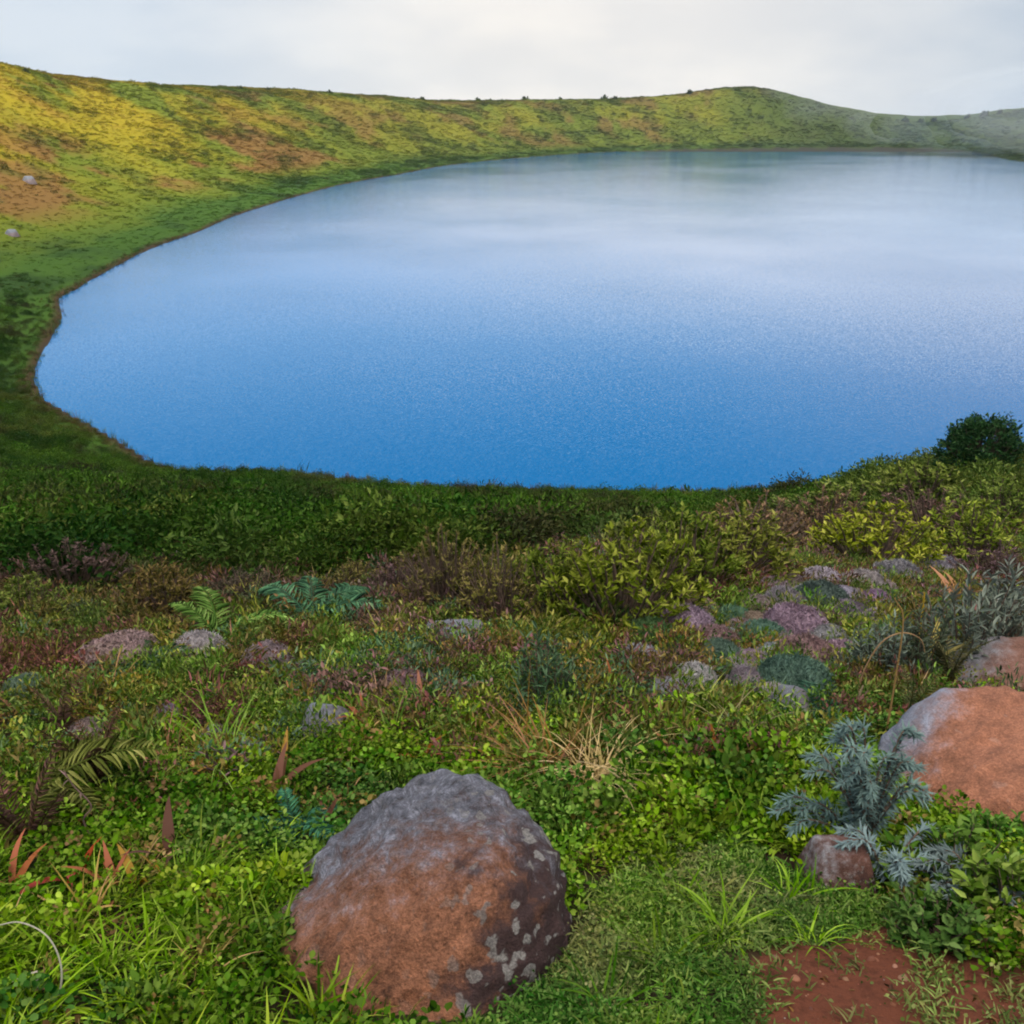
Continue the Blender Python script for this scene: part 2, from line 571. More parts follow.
def scatter_group(name, coll):
    ng = bpy.data.node_groups.new(name, 'GeometryNodeTree')
    ng.interface.new_socket('Geometry', in_out='INPUT', socket_type='NodeSocketGeometry')
    ng.interface.new_socket('Geometry', in_out='OUTPUT', socket_type='NodeSocketGeometry')
    n, L = ng.nodes, ng.links
    gi, go = n.new('NodeGroupInput'), n.new('NodeGroupOutput')
    ci = n.new('GeometryNodeCollectionInfo'); ci.inputs['Collection'].default_value = coll
    ci.inputs['Separate Children'].default_value = True; ci.inputs['Reset Children'].default_value = True
    ip = n.new('GeometryNodeInstanceOnPoints'); ip.inputs['Pick Instance'].default_value = True
    def at(nm, ty):
        a = n.new('GeometryNodeInputNamedAttribute'); a.data_type = ty; a.inputs['Name'].default_value = nm; return a.outputs['Attribute']
    L.new(gi.outputs[0], ip.inputs['Points']); L.new(ci.outputs[0], ip.inputs['Instance'])
    L.new(at('which', 'INT'), ip.inputs['Instance Index'])
    L.new(at('turn', 'FLOAT_VECTOR'), ip.inputs['Rotation']); L.new(at('size', 'FLOAT_VECTOR'), ip.inputs['Scale'])
    L.new(ip.outputs[0], go.inputs[0])
    return ng


def scatter(name, P, turn, size, which, tint, meshes):
    P = np.asarray(P, np.float32); n = len(P)
    coll = bpy.data.collections.new(name + '_sources')
    for k, me in enumerate(meshes):
        coll.objects.link(bpy.data.objects.new('%s_source_%02d' % (name, k), me))
    me = bpy.data.meshes.new(name)
    me.vertices.add(n); me.vertices.foreach_set('co', P.ravel())
    a = me.attributes.new('turn', 'FLOAT_VECTOR', 'POINT'); a.data.foreach_set('vector', np.asarray(turn, np.float32).ravel())
    size = np.asarray(size, np.float32)
    if size.ndim == 1:
        size = np.repeat(size[:, None], 3, 1)
    a = me.attributes.new('size', 'FLOAT_VECTOR', 'POINT'); a.data.foreach_set('vector', size.ravel())
    a = me.attributes.new('which', 'INT', 'POINT'); a.data.foreach_set('value', np.asarray(which, np.int32))
    a = me.attributes.new('tint', 'FLOAT_COLOR', 'POINT'); a.data.foreach_set('color', np.hstack([np.asarray(tint), np.ones((n, 1))]).astype(np.float32).ravel())
    me.update()
    o = mesh_obj(name, me); o['kind'] = 'stuff'
    md = o.modifiers.new('scatter', 'NODES'); md.node_group = scatter_group(name, coll)
    print('scatter', name, n)
    return o


def turns(n, tilt=.2):
    return np.stack([RNG.normal(0, tilt, n), RNG.normal(0, tilt, n), RNG.uniform(0, 2 * PI, n)], 1)


# ---- clump meshes
def clump_round():        # low round-leaved creeper
    g = Geo(); n = 62
    a = RNG.uniform(0, 2 * PI, n); r = .085 * np.sqrt(RNG.random(n))
    h = .02 + .13 * RNG.random(n) ** .8 * (1 - r / .14)
    P = np.stack([r * np.cos(a), r * np.sin(a), h], 1)
    D = np.stack([np.cos(a + RNG.normal(0, .9, n)), np.sin(a + RNG.normal(0, .9, n)), RNG.uniform(-.1, .9, n)], 1)
    N = np.stack([RNG.normal(0, .35, n), RNG.normal(0, .35, n), np.ones(n)], 1)
    L = RNG.uniform(.013, .027, n)
    leaves(g, P, D, N, L, L * RNG.uniform(.62, .85, n), .2, .15, round_=.9)
    m = 10
    P2 = np.zeros((m, 3)); P2[:, :2] = RNG.normal(0, .03, (m, 2))
    blades(g, P2, np.stack([RNG.normal(0, .4, m), RNG.normal(0, .4, m), np.ones(m)], 1), RNG.uniform(.05, .10, m), .003, .2, 3, RNG.random(m) * .4)
    return g.mesh('leaf_clump', M_INST)


def clump_lawn():
    g = Geo(); n = 44
    a = RNG.uniform(0, 2 * PI, n); r = .07 * np.sqrt(RNG.random(n))
    P = np.stack([r * np.cos(a), r * np.sin(a), np.zeros(n)], 1)
    D = np.stack([RNG.normal(0, .75, n), RNG.normal(0, .75, n), np.ones(n)], 1)
    blades(g, P, D, RNG.uniform(.014, .040, n), RNG.uniform(.0028, .0055, n), RNG.uniform(.2, .9, n), 3)
    m = 16
    P = np.stack([RNG.normal(0, .04, m), RNG.normal(0, .04, m), RNG.uniform(.008, .028, m)], 1)
    leaves(g, P, rand_dirs(m, -.1), np.tile([[0, 0, 1.]], (m, 1)) + RNG.normal(0, .3, (m, 3)), RNG.uniform(.007, .013, m), .008, round_=.9)
    return g.mesh('lawn_tuft', M_INST)


def clump_grass(n=26, hmin=.08, hmax=.19, w=.006, spread=.05, bend=(.3, .9)):
    g = Geo()
    a = RNG.uniform(0, 2 * PI, n); r = spread * np.sqrt(RNG.random(n))
    P = np.stack([r * np.cos(a), r * np.sin(a), np.zeros(n)], 1)
    D = np.stack([np.cos(a) * .45 + RNG.normal(0, .3, n), np.sin(a) * .45 + RNG.normal(0, .3, n), np.ones(n)], 1)
    blades(g, P, D, RNG.uniform(hmin, hmax, n), RNG.uniform(.6, 1.3, n) * w, RNG.uniform(*bend, n), 5)
    return g.mesh('grass_tuft', M_INST)


def clump_herb(n=90, r=.13, h=.12, lf=.024, wr=.42):
    g = Geo()
    d = rand_dirs(n, 0.0); k = RNG.uniform(.45, 1, n) ** .6
    P = d * k[:, None] * np.array([r, r, h])
    P += RNG.normal(0, .012, P.shape); P[:, 2] = np.abs(P[:, 2]) + .01
    D = unit(d + RNG.normal(0, .55, d.shape) + np.array([0, 0, .45]))
    N = unit(RNG.normal(0, .6, d.shape) + np.array([0, 0, 1]))
    L = RNG.uniform(.6, 1.35, n) * lf
    leaves(g, P, D, N, L, L * wr * RNG.uniform(.7, 1.3, n), .25, .2, round_=.55)
    m = 10
    blades(g, np.zeros((m, 3)) + RNG.normal(0, .02, (m, 3)) * [1, 1, 0], unit(rand_dirs(m, .3)), RNG.uniform(.6, 1, m) * h, .004, .1, 2, RNG.random(m) * .15)
    return g.mesh('herb_clump', M_INST)


def clump_scrub(n=420, r=.42, h=.36, lf=.042, wr=.44, sub=11, mat=None):
    """one bushy clump of the shore belt: several rounded heads of leafy sprays"""
    g = Geo()
    C = rand_dirs(sub, .0) * np.array([r * .68, r * .68, h * .75]) * RNG.uniform(.5, 1, (sub, 1))
    ci = RNG.integers(0, sub, n)
    d = rand_dirs(n, -.25)
    P = C[ci] + d * RNG.uniform(.5, 1, (n, 1)) * np.array([r * .38, r * .38, h * .32])
    P[:, 2] = np.abs(P[:, 2]) + .02
    D = unit(d + RNG.normal(0, .5, d.shape) + np.array([0, 0, .12]))
    N = unit(RNG.normal(0, .6, d.shape) + np.array([0, 0, 1]))
    L = RNG.uniform(.55, 1.3, n) * lf
    tone = np.clip(RNG.random(n) * .7 + RNG.random(sub)[ci] * .3, 0, 1)
    leaves(g, P, D, N, L, L * wr * RNG.uniform(.7, 1.3, n), .25, .35, tone, .4)
    return g.mesh('scrub_clump', mat or M_INST)


def clump_reed(n=16, h=.5):
    g = Geo()
    P = RNG.normal(0, .08, (n, 3)) * [1, 1, 0]
    D = np.stack([RNG.normal(0, .18, n), RNG.normal(0, .18, n), np.ones(n)], 1)
    blades(g, P, D, RNG.uniform(.5, 1.1, n) * h, .014, RNG.uniform(.02, .3, n), 3)
    return g.mesh('reed_clump', M_INST)


def wedge_points(n, rmin, rmax, amax=33.0, power=1.0):
    """random ground points in the fan the photograph looks over, even on the ground when power is 2"""
    a = np.radians(RNG.uniform(-amax, amax, n)); q = RNG.random(n)
    if power == 1.0:
        r = rmin * (rmax / rmin) ** q          # log: even in the picture
    else:
        r = (rmin ** power + q * (rmax ** power - rmin ** power)) ** (1 / power)
    return np.sin(a) * r, np.cos(a) * r


EXCL = []           # footprints of boulders: (x, y, rx, ry)


def free(x, y):
    ok = np.ones(len(x), bool)
    for (cx, cy, rx, ry) in EXCL:
        ok &= ((x - cx) / rx) ** 2 + ((y - cy) / ry) ** 2 > 1
    return ok


def jitter(c, amt=.25):
    f = 1 + RNG.uniform(-amt, amt, (len(c), 1))
    return np.clip(c * f * (1 + RNG.normal(0, .07, c.shape)), 0.002, .9)



# ------------------------------------------------------------------ boulders and stones
def rock_mat(name, rust, dark, grey, grey_axis, grey_off, dark_axis, dark_off, spots=.5, scale=6.0, streak=1.0):
    """weathered lava rock: rusty body, a darker side, a grey zone towards one axis and pale lichen discs"""
    m, nt, N, L = new_mat(name)
    tc = nd(nt, 'ShaderNodeTexCoord')
    def noise(s, d=6, r=.6, vec=None):
        q = nd(nt, 'ShaderNodeTexNoise'); q.inputs['Scale'].default_value = s; q.inputs['Detail'].default_value = d; q.inputs['Roughness'].default_value = r
        L.new(vec if vec else tc.outputs['Object'], q.inputs['Vector']); return q.outputs['Fac']
    def axis(ax, off, n, amt, w):
        dt = nd(nt, 'ShaderNodeVectorMath', operation='DOT_PRODUCT'); L.new(tc.outputs['Object'], dt.inputs[0]); dt.inputs[1].default_value = ax
        a = nd(nt, 'ShaderNodeMath', operation='MULTIPLY_ADD'); L.new(n, a.inputs[0]); a.inputs[1].default_value = amt; L.new(dt.outputs['Value'], a.inputs[2])
        q = nd(nt, 'ShaderNodeMapRange', interpolation_type='SMOOTHSTEP'); L.new(a.outputs[0], q.inputs['Value'])
        q.inputs['From Min'].default_value = off - w + amt * .5; q.inputs['From Max'].default_value = off + w + amt * .5
        return q.outputs['Result']
    def mix(f, a, b):
        q = nd(nt, 'ShaderNodeMix', data_type='RGBA'); L.new(f, q.inputs[0])
        for s, i in ((a, 6), (b, 7)):
            if hasattr(s, 'links'):
                L.new(s, q.inputs[i])
            else:
                q.inputs[i].default_value = (*s, 1)
        return q.outputs[2]
    n0 = noise(scale); n1 = noise(scale * 2.3, 9, .68); n2 = noise(scale * 14, 5, .7)
    mp = nd(nt, 'ShaderNodeMapping'); mp.inputs['Scale'].default_value = (1.0, 1.0, 5.5); mp.inputs['Rotation'].default_value = (.25, .42, 0)
    L.new(tc.outputs['Object'], mp.inputs['Vector'])
    ns0 = noise(scale * 4.2, 8, .7, mp.outputs[0])
    nm = nd(nt, 'ShaderNodeMix', data_type='FLOAT'); nm.inputs[0].default_value = .45; L.new(ns0, nm.inputs[2]); L.new(n1, nm.inputs[3]); ns = nm.outputs[0]
    lo, hi_ = (.22, 1.65) if streak else (.50, 1.3)
    r1 = ramp(nt, [(.34, tuple(c * lo for c in rust)), (.47, tuple(c * .9 for c in rust)), (.60, tuple(min(1, c * hi_) for c in rust)), (.72, (rust[0] * hi_, rust[1] * hi_ * 1.3, rust[2] * hi_ * 1.6))])
    gm = nd(nt, 'ShaderNodeMix', data_type='FLOAT'); gm.inputs[0].default_value = .35; L.new(n1, gm.inputs[2]); L.new(n2, gm.inputs[3])
    L.new(gm.outputs[0], r1.inputs[0])
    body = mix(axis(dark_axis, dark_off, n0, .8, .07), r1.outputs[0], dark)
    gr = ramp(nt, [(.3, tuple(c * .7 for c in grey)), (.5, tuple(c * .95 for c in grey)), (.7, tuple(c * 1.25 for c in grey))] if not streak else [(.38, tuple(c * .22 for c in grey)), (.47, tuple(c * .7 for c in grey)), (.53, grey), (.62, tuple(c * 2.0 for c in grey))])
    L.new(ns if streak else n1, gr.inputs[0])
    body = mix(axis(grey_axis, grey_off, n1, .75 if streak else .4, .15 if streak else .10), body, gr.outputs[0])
    # lichen discs
    vo = nd(nt, 'ShaderNodeTexVoronoi', feature='SMOOTH_F1'); vo.inputs['Scale'].default_value = scale * 3.4; vo.inputs['Randomness'].default_value = 1
    wv = nd(nt, 'ShaderNodeMapping'); L.new(tc.outputs['Object'], wv.inputs['Vector'])
    dn = nd(nt, 'ShaderNodeTexNoise'); dn.inputs['Scale'].default_value = scale * 4; L.new(tc.outputs['Object'], dn.inputs['Vector'])
    ad = nd(nt, 'ShaderNodeVectorMath', operation='MULTIPLY_ADD'); L.new(dn.outputs['Color'], ad.inputs[0]); ad.inputs[1].default_value = (.05,) * 3
    L.new(tc.outputs['Object'], ad.inputs[2]); L.new(ad.outputs[0], vo.inputs['Vector'])
    sel = nd(nt, 'ShaderNodeMath', operation='MULTIPLY_ADD'); L.new(n0, sel.inputs[0]); sel.inputs[1].default_value = -.9
    sel.inputs[2].default_value = .45
    sm = nd(nt, 'ShaderNodeMath', operation='ADD'); L.new(vo.outputs['Distance'], sm.inputs[0]); L.new(sel.outputs[0], sm.inputs[1])
    sp = nd(nt, 'ShaderNodeMapRange', interpolation_type='SMOOTHSTEP'); L.new(sm.outputs[0], sp.inputs['Value'])
    sp.inputs['From Min'].default_value = .30 * spots + .06; sp.inputs['From Max'].default_value = .30 * spots - .02
    lich = ramp(nt, [(.3, (.20, .17, .16)), (.7, (.46, .42, .37))]); L.new(n2, lich.inputs[0])
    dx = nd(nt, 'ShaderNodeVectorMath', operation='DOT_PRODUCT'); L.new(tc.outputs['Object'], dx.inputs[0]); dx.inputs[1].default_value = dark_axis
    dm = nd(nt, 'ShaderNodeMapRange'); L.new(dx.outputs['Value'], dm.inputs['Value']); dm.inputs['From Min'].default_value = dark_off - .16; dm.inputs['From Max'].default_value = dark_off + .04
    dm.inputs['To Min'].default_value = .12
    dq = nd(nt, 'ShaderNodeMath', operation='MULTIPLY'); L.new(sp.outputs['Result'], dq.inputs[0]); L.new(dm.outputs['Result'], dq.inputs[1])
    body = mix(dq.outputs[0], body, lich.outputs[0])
    gn = noise(scale * 26, 3, .75); gmr = nd(nt, 'ShaderNodeMapRange'); gmr.inputs['From Min'].default_value = .3; gmr.inputs['From Max'].default_value = .7
    gmr.inputs['To Min'].default_value = .62; gmr.inputs['To Max'].default_value = 1.38; L.new(gn, gmr.inputs['Value'])
    gs = nd(nt, 'ShaderNodeVectorMath', operation='SCALE'); L.new(body, gs.inputs[0]); L.new(gmr.outputs['Result'], gs.inputs['Scale']); body = gs.outputs[0]
    p = nd(nt, 'ShaderNodeBsdfPrincipled'); p.inputs['Roughness'].default_value = .88; p.inputs['Specular IOR Level'].default_value = .25
    L.new(body, p.inputs['Base Color'])
    hs = nd(nt, 'ShaderNodeMath', operation='MULTIPLY_ADD'); L.new(n1, hs.inputs[0]); hs.inputs[1].default_value = 1.2; L.new(n2, hs.inputs[2])
    b = nd(nt, 'ShaderNodeBump'); b.inputs['Strength'].default_value = 1.0; b.inputs['Distance'].default_value = .045 if streak else .012
    L.new(hs.outputs[0], b.inputs['Height']); L.new(b.outputs[0], p.inputs['Normal'])
    o = nd(nt, 'ShaderNodeOutputMaterial'); L.new(p.outputs[0], o.inputs['Surface'])
    return m


def rock_mesh(name, planes, mat, sub=6, power=12, n_amp=.05, n_sc=3.0, seed=1, pits=.012, size=1.0, mult=1.0, strata=None):
    import bmesh
    bm = bmesh.new(); bmesh.ops.create_icosphere(bm, subdivisions=sub, radius=1)
    D = np.array([v.co[:] for v in bm.verts]); D = unit(D)
    acc = np.zeros(len(D))
    for n, o in planes:
        n = unit(np.array(n, float)[None])[0]
        acc += (np.maximum(D @ n, 0) / o) ** power
    r = acc ** (-1 / power)
    P = D * r[:, None]
    q = P * n_sc / size + seed * 7.3
    a = fbm(q[:, 0], q[:, 1], q[:, 2], oct=4, seed=seed) - .5
    rid = 1 - np.abs(fbm(q[:, 0] * 1.4, q[:, 1] * 1.4, q[:, 2] * 3.5, oct=4, seed=seed + 3) - .5) * 2
    f = fbm(q[:, 0] * 6, q[:, 1] * 6, q[:, 2] * 6, oct=4, seed=seed + 5) - .5
    pt = np.clip(fbm(q[:, 0] * 3.5, q[:, 1] * 3.5, q[:, 2] * 3.5, oct=3, seed=seed + 8) - .55, 0, 1)
    P += D * (a * n_amp * 2 - (rid ** 6) * n_amp * .55 + f * pits * 2 - pt * pits * 3.5)[:, None] * size
    if strata is not None:      # flaking layers: the skin steps back along irregular edges
        ax = unit(np.array(strata, float)[None])[0]
        h = (P @ ax) / (.085 * size) + 2.2 * fbm(q[:, 0] * 1.3, q[:, 1] * 1.3, q[:, 2] * 1.3, oct=4, seed=seed + 11)
        P -= D * ((sstep(.0, .22, h - np.floor(h)) * (1 - sstep(.5, 1, h - np.floor(h)))) * .011 * size)[:, None]
        cell = vnoise(np.floor(q[:, 0] * 5 + 2 * f), np.floor(q[:, 1] * 5 + 2 * a), np.floor(q[:, 2] * 5 - 2 * f), seed=seed)
        P -= D * (sstep(.72, .82, cell) * .0 * size)[:, None]
    for v, p in zip(bm.verts, P):
        v.co = p * mult
    me = bpy.data.meshes.new(name); bm.to_mesh(me); bm.free()
    me.polygons.foreach_set('use_smooth', np.ones(len(me.polygons), bool))
    me.materials.append(mat)
    return me


def add_rock(name, label, cat, loc, planes, mat, rz=0, excl=None, **kw):
    me = rock_mesh(name, planes, mat, **kw)
    o = mesh_obj(name, me, None, loc, (0, 0, rz)); tag(o, label, cat)
    if excl:
        EXCL.append((loc[0] + excl[2], loc[1] + excl[3], excl[0], excl[1]))
    return o


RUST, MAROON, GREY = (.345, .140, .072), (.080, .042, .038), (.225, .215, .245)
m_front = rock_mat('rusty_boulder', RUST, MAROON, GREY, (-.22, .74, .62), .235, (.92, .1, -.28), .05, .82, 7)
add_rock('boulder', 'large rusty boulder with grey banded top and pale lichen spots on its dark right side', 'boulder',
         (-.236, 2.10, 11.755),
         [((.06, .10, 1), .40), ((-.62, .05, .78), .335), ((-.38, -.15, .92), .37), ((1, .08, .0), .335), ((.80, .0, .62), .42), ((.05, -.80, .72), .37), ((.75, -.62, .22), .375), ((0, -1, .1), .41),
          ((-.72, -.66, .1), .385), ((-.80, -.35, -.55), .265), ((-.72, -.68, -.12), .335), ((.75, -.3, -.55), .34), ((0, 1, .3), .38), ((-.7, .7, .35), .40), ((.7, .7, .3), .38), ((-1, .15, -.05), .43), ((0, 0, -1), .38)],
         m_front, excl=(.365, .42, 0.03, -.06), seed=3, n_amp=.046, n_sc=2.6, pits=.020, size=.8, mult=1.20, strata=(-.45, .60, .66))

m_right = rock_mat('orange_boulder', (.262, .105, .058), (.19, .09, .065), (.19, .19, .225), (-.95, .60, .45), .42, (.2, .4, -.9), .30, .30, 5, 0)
add_rock('boulder', 'broad smooth orange boulder with a grey rim, cut by the right edge of the view', 'boulder',
         (1.87, 3.22, 11.29),
         [((-.08, -.1, 1), .47), ((-.75, -.1, .75), .46), ((-1, 0, .12), .52), ((-.7, -.7, .25), .50), ((0, -1, .45), .50), ((.7, -.6, .4), .55), ((1, 0, .2), .60), ((0, 1, .25), .45),
          ((-.7, .7, .3), .46), ((.7, .7, .3), .5), ((0, 0, -1), .4)],
         m_right, excl=(.47, .47, 0.03, -.05), seed=9, n_amp=.03, n_sc=1.8, pits=.010, size=.9, strata=(-.6, .5, .6))
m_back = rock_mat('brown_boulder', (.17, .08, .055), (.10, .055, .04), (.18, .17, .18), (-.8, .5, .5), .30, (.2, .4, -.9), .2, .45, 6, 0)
add_rock('boulder', 'brown boulder standing just behind the broad orange boulder', 'boulder',
         (2.62, 4.40, 10.96), [((0, -.1, 1), .40), ((-.75, 0, .7), .36), ((-1, 0, 0), .38), ((0, -1, .3), .33), ((-.7, -.7, .2), .36), ((1, 0, .2), .4), ((0, 1, .3), .36), ((0, 0, -1), .3)],
         m_back, excl=(.32, .28, 0, 0), seed=14, n_amp=.03, n_sc=2, size=.6)
pt, _ = ground_px(842, 893)
m_small = rock_mat('lichened_stone', (.15, .065, .045), (.07, .035, .03), (.30, .29, .30), (-.8, -.2, .5), .10, (.5, 0, -.8), .06, .5, 16, 0)
add_rock('stone', 'small brown stone with a whitish patch, below the silver grey plant', 'stone', (pt.x + .01, pt.y + .08, pt.z + .01),
         [((0, 0, 1), .15), ((-1, 0, .2), .135), ((1, 0, .2), .14), ((0, -1, .3), .12), ((0, 1, .3), .13), ((0, 0, -1), .12), ((-.7, -.5, .5), .135)], m_small,
         excl=(.11, .10, 0, 0), sub=5, seed=21, n_amp=.03, n_sc=2, size=.25, mult=.68)

m_pale = rock_mat('pale_stone', (.17, .13, .13), (.10, .08, .08), (.155, .162, .185), (-.2, 0, 1), .05, (0, 0, -1), .5, .4, 14, 0)


def small_stone(u, v, w_px, label, hgt=.55, seed=0):
    p, t = ground_px(u, v)
    r = w_px / FPX * t * .5
    me = rock_mesh('stone', [((0, 0, 1), r * hgt * 1.4), ((-1, 0, .3), r), ((1, 0, .3), r), ((0, -1, .4), r * .8), ((0, 1, .3), r * .9), ((0, 0, -1), r * .8), ((-.6, -.5, .6), r * .9), ((.6, -.3, .7), r * .8)],
                   m_pale, sub=4, seed=30 + seed, n_amp=.03, n_sc=2.4, pits=.01, size=r * 2)
    o = mesh_obj('stone', me, None, (p.x, p.y + r * .5, p.z + r * hgt * .35), (0, 0, RNG.uniform(-.3, .3))); tag(o, label, 'stone')
    EXCL.append((p.x, p.y + r * .5, r * .8, r * .7))
    return o


small_stone(322, 740, 46, 'blue grey stone among bright leaves, up and left of the large rusty boulder', .6, 1)
small_stone(462, 645, 44, 'flat pale grey stone below the olive brown shrub', .4, 2)
small_stone(440, 640, 30, 'dull mauve stone left of the flat pale stone, below the olive brown shrub', .5, 3)
small_stone(793, 718, 36, 'slanting blue grey stone right above the silver grey plant', .75, 4)
small_stone(672, 700, 40, 'thin flat whitish stone lying in the middle of the slope', .3, 5)
small_stone(248, 762, 30, 'small grey stone left of the teal fern frond', .5, 6)
small_stone(10, 236, 9, 'small whitish rock on the green shore at the left edge', .6, 7)
small_stone(27, 183, 9, 'small pale rock under the rusty patch of the left hillside', .6, 8)

# ------------------------------------------------------------------ single plants
def shrub_meshes(kind):
    """unit shrub: one metre across. returns foliage mesh, stem mesh"""
    g, st = Geo(), Geo()
    if kind == 'leafy':          # upright shoots ending in rosettes of oblong leaves
        m, per, lf, wr, h = 230, 11, .052, .36, .80
    elif kind == 'twiggy':       # fine small leaves over visible brown twigs
        m, per, lf, wr, h = 210, 10, .042, .32, .72
    elif kind == 'broad':        # few large glossy leaves
        m, per, lf, wr, h = 95, 8, .115, .44, .80
    elif kind == 'upright':      # narrow upright sprays
        m, per, lf, wr, h = 60, 22, .11, .20, 1.05
    elif kind == 'far':
        m, per, lf, wr, h = 40, 8, .19, .5, .75
    d = rand_dirs(m, .02)
    lump = .72 + .42 * fbm(d[:, 0] * 2.1 + 5, d[:, 1] * 2.1, d[:, 2] * 2.1, oct=3, seed=int(RNG.integers(1, 999)))
    T = d * lump[:, None] * RNG.uniform(.62, 1.05, (m, 1)) * np.array([.5, .5, h * .95])
    T[:, 2] = np.abs(T[:, 2]) + .05
    for i in range(m):
        b = np.array([T[i, 0] * .25, T[i, 1] * .25, 0]) + RNG.normal(0, .015, 3) * [1, 1, 0]
        mid = (b + T[i]) / 2 + np.array([0, 0, -.03]) + RNG.normal(0, .02, 3)
        if i % (1 if kind != 'leafy' else 2) == 0:
            tube(st, [b, mid, T[i]], [.012, .008, .004], 4)
    ax = unit(T * np.array([1, 1, .6]) + np.array([0, 0, .35]))
    if kind == 'upright':
        ax = unit(ax + np.array([0, 0, 1.2]))
    idx = np.repeat(np.arange(m), per); n = m * per
    q = np.tile(np.arange(per) / per, m)
    P = T[idx] - ax[idx] * (q * lf * (2.0 if kind != 'upright' else 4.5))[:, None] + RNG.normal(0, .006, (n, 3))
    D = unit(ax[idx] * (.9 - .55 * q)[:, None] + rand_dirs(n, -.5) * .75)
    N = unit(ax[idx] + RNG.normal(0, .35, (n, 3)))
    L = RNG.uniform(.65, 1.25, n) * lf
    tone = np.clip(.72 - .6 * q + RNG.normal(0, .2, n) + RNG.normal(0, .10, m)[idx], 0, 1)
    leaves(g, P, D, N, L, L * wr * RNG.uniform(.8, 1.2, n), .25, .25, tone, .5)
    return g, st


SHRUB = {}
for kd, cnt in (('leafy', 3), ('twiggy', 3), ('broad', 2), ('upright', 2), ('far', 3)):
    SHRUB[kd] = []
    for _ in range(cnt):
        g, st = shrub_meshes(kd)
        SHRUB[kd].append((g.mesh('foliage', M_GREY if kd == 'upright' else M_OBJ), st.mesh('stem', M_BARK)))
_n = [0]


def shrub(kind, u, v, w_px, tint, label, hs=1.0, group=None, cat='shrub', name='shrub', ns=1.0):
    p, t = ground_px(u, v)
    w = w_px / FPX * t * ((1.42 if u > 420 else 1.22) if kind in ('leafy', 'twiggy') else 1.0)
    fm, sm = SHRUB[kind][_n[0] % len(SHRUB[kind])]; _n[0] += 1
    e = empty(name, (p.x, p.y + w * .25, H(p.x, p.y + w * .25) - .01), RNG.uniform(0, 6.28), w)
    e.scale = (w, w, w * hs)
    tag(e, label, cat, group)
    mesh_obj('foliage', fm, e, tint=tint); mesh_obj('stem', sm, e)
    return e


YG, YG2, OL, BR, PB, GG, DK = (.145, .170, .014), (.105, .140, .014), (.13, .11, .030), (.115, .070, .035), (.105, .060, .058), (.085, .135, .018), (.030, .050, .014)
shrub('twiggy', 447, 618, 92, OL, 'olive brown twiggy shrub, leftmost in the row of shrubs across the middle of the slope', .95)
shrub('twiggy', 500, 630, 92, (.15, .13, .03), 'olive shrub with a dark hollow under it, above the flat pale grey stone', .95)
shrub('leafy', 560, 632, 92, YG2, 'yellow green shrub just left of the tallest yellow green shrub', .9)
shrub('leafy', 626, 638, 128, YG, 'tallest yellow green shrub in the middle of the slope with dark gaps between its shoots', .86)
shrub('leafy', 692, 606, 104, YG2, 'yellow green shrub right behind the tallest yellow green shrub', .85)
shrub('leafy', 650, 585, 80, (.12, .14, .03), 'dull green shrub peeping over the tallest yellow green shrub', .9)
shrub('leafy', 742, 590, 104, (.14, .15, .02), 'olive green shrub above the patch of lilac cushions, below the brown heathery shrub', .68)
shrub('twiggy', 764, 562, 118, (.14, .09, .04), 'wide brown heathery shrub in the middle of the right hand rise', .50)
shrub('twiggy', 838, 552, 96, (.14, .085, .045), 'brown heathery shrub next to the brightest lime green shrub', .6)
shrub('leafy', 884, 574, 98, (.21, .23, .015), 'brightest lime green shrub on the right hand rise', .68)
shrub('twiggy', 940, 548, 84, (.13, .075, .06), 'pinkish brown twiggy shrub right of the brightest lime green shrub', .6)
shrub('leafy', 990, 572, 92, (.16, .20, .018), 'lime green shrub near the right edge, below the round dark bush', .62)
shrub('leafy', 1012, 528, 70, (.10, .14, .02), 'mid green shrub at the right edge beside the round dark bush', .65)
shrub('leafy', 868, 524, 92, (.10, .13, .02), 'mid green shrub on the rise, left of the foot of the round dark bush', .40)
shrub('leafy', 936, 512, 86, (.11, .14, .02), 'mid green shrub right below the round dark bush', .5)
shrub('leafy', 816, 528, 80, (.08, .11, .02), 'low green shrub above the notch where the water comes lowest', .34)
shrub('twiggy', 1014, 592, 70, PB, 'purplish brown shrub at the right edge under the lime green shrub', .6)
shrub('twiggy', 396, 606, 72, PB, 'purplish brown shrub left of the row of olive shrubs', .75)
shrub('twiggy', 352, 596, 60, (.14, .12, .03), 'ochre green low shrub at the foot of the dark shore scrub', .55)
shrub('leafy', 152, 628, 84, (.115, .085, .022), 'rusty dark shrub with scattered yellow leaves, above the lilac mounds on the left', .8)
shrub('twiggy', 58, 604, 100, (.085, .055, .045), 'dull brown shrub on the left, at the edge of the dark shore scrub', .6)
shrub('leafy', 8, 628, 70, (.10, .13, .02), 'green shrub cut by the left edge at the foot of the dark shore scrub', .7)
shrub('twiggy', 236, 612, 80, (.06, .05, .03), 'very dark brown low shrub behind the pale green fern', .55)
shrub('upright', 545, 722, 92, (.055, .105, .045), 'dark green shrub of upright sprays, alone in the middle of the herb slope', 1.0)
shrub('upright', 985, 676, 118, (.135, .155, .115), 'large grey green feathery shrub behind the brown boulder', .9)
shrub('upright', 1020, 640, 90, (.14, .15, .12), 'grey feathery shrub cut by the right edge above the brown boulder', .8)
shrub('upright', 888, 686, 84, (.12, .15, .11), 'drooping grey green shrub under the arching straw stalk', .85)
shrub('upright', 925, 690, 70, (.065, .085, .045), 'dark green shrub between the drooping grey shrub and the brown boulder', 1.1)
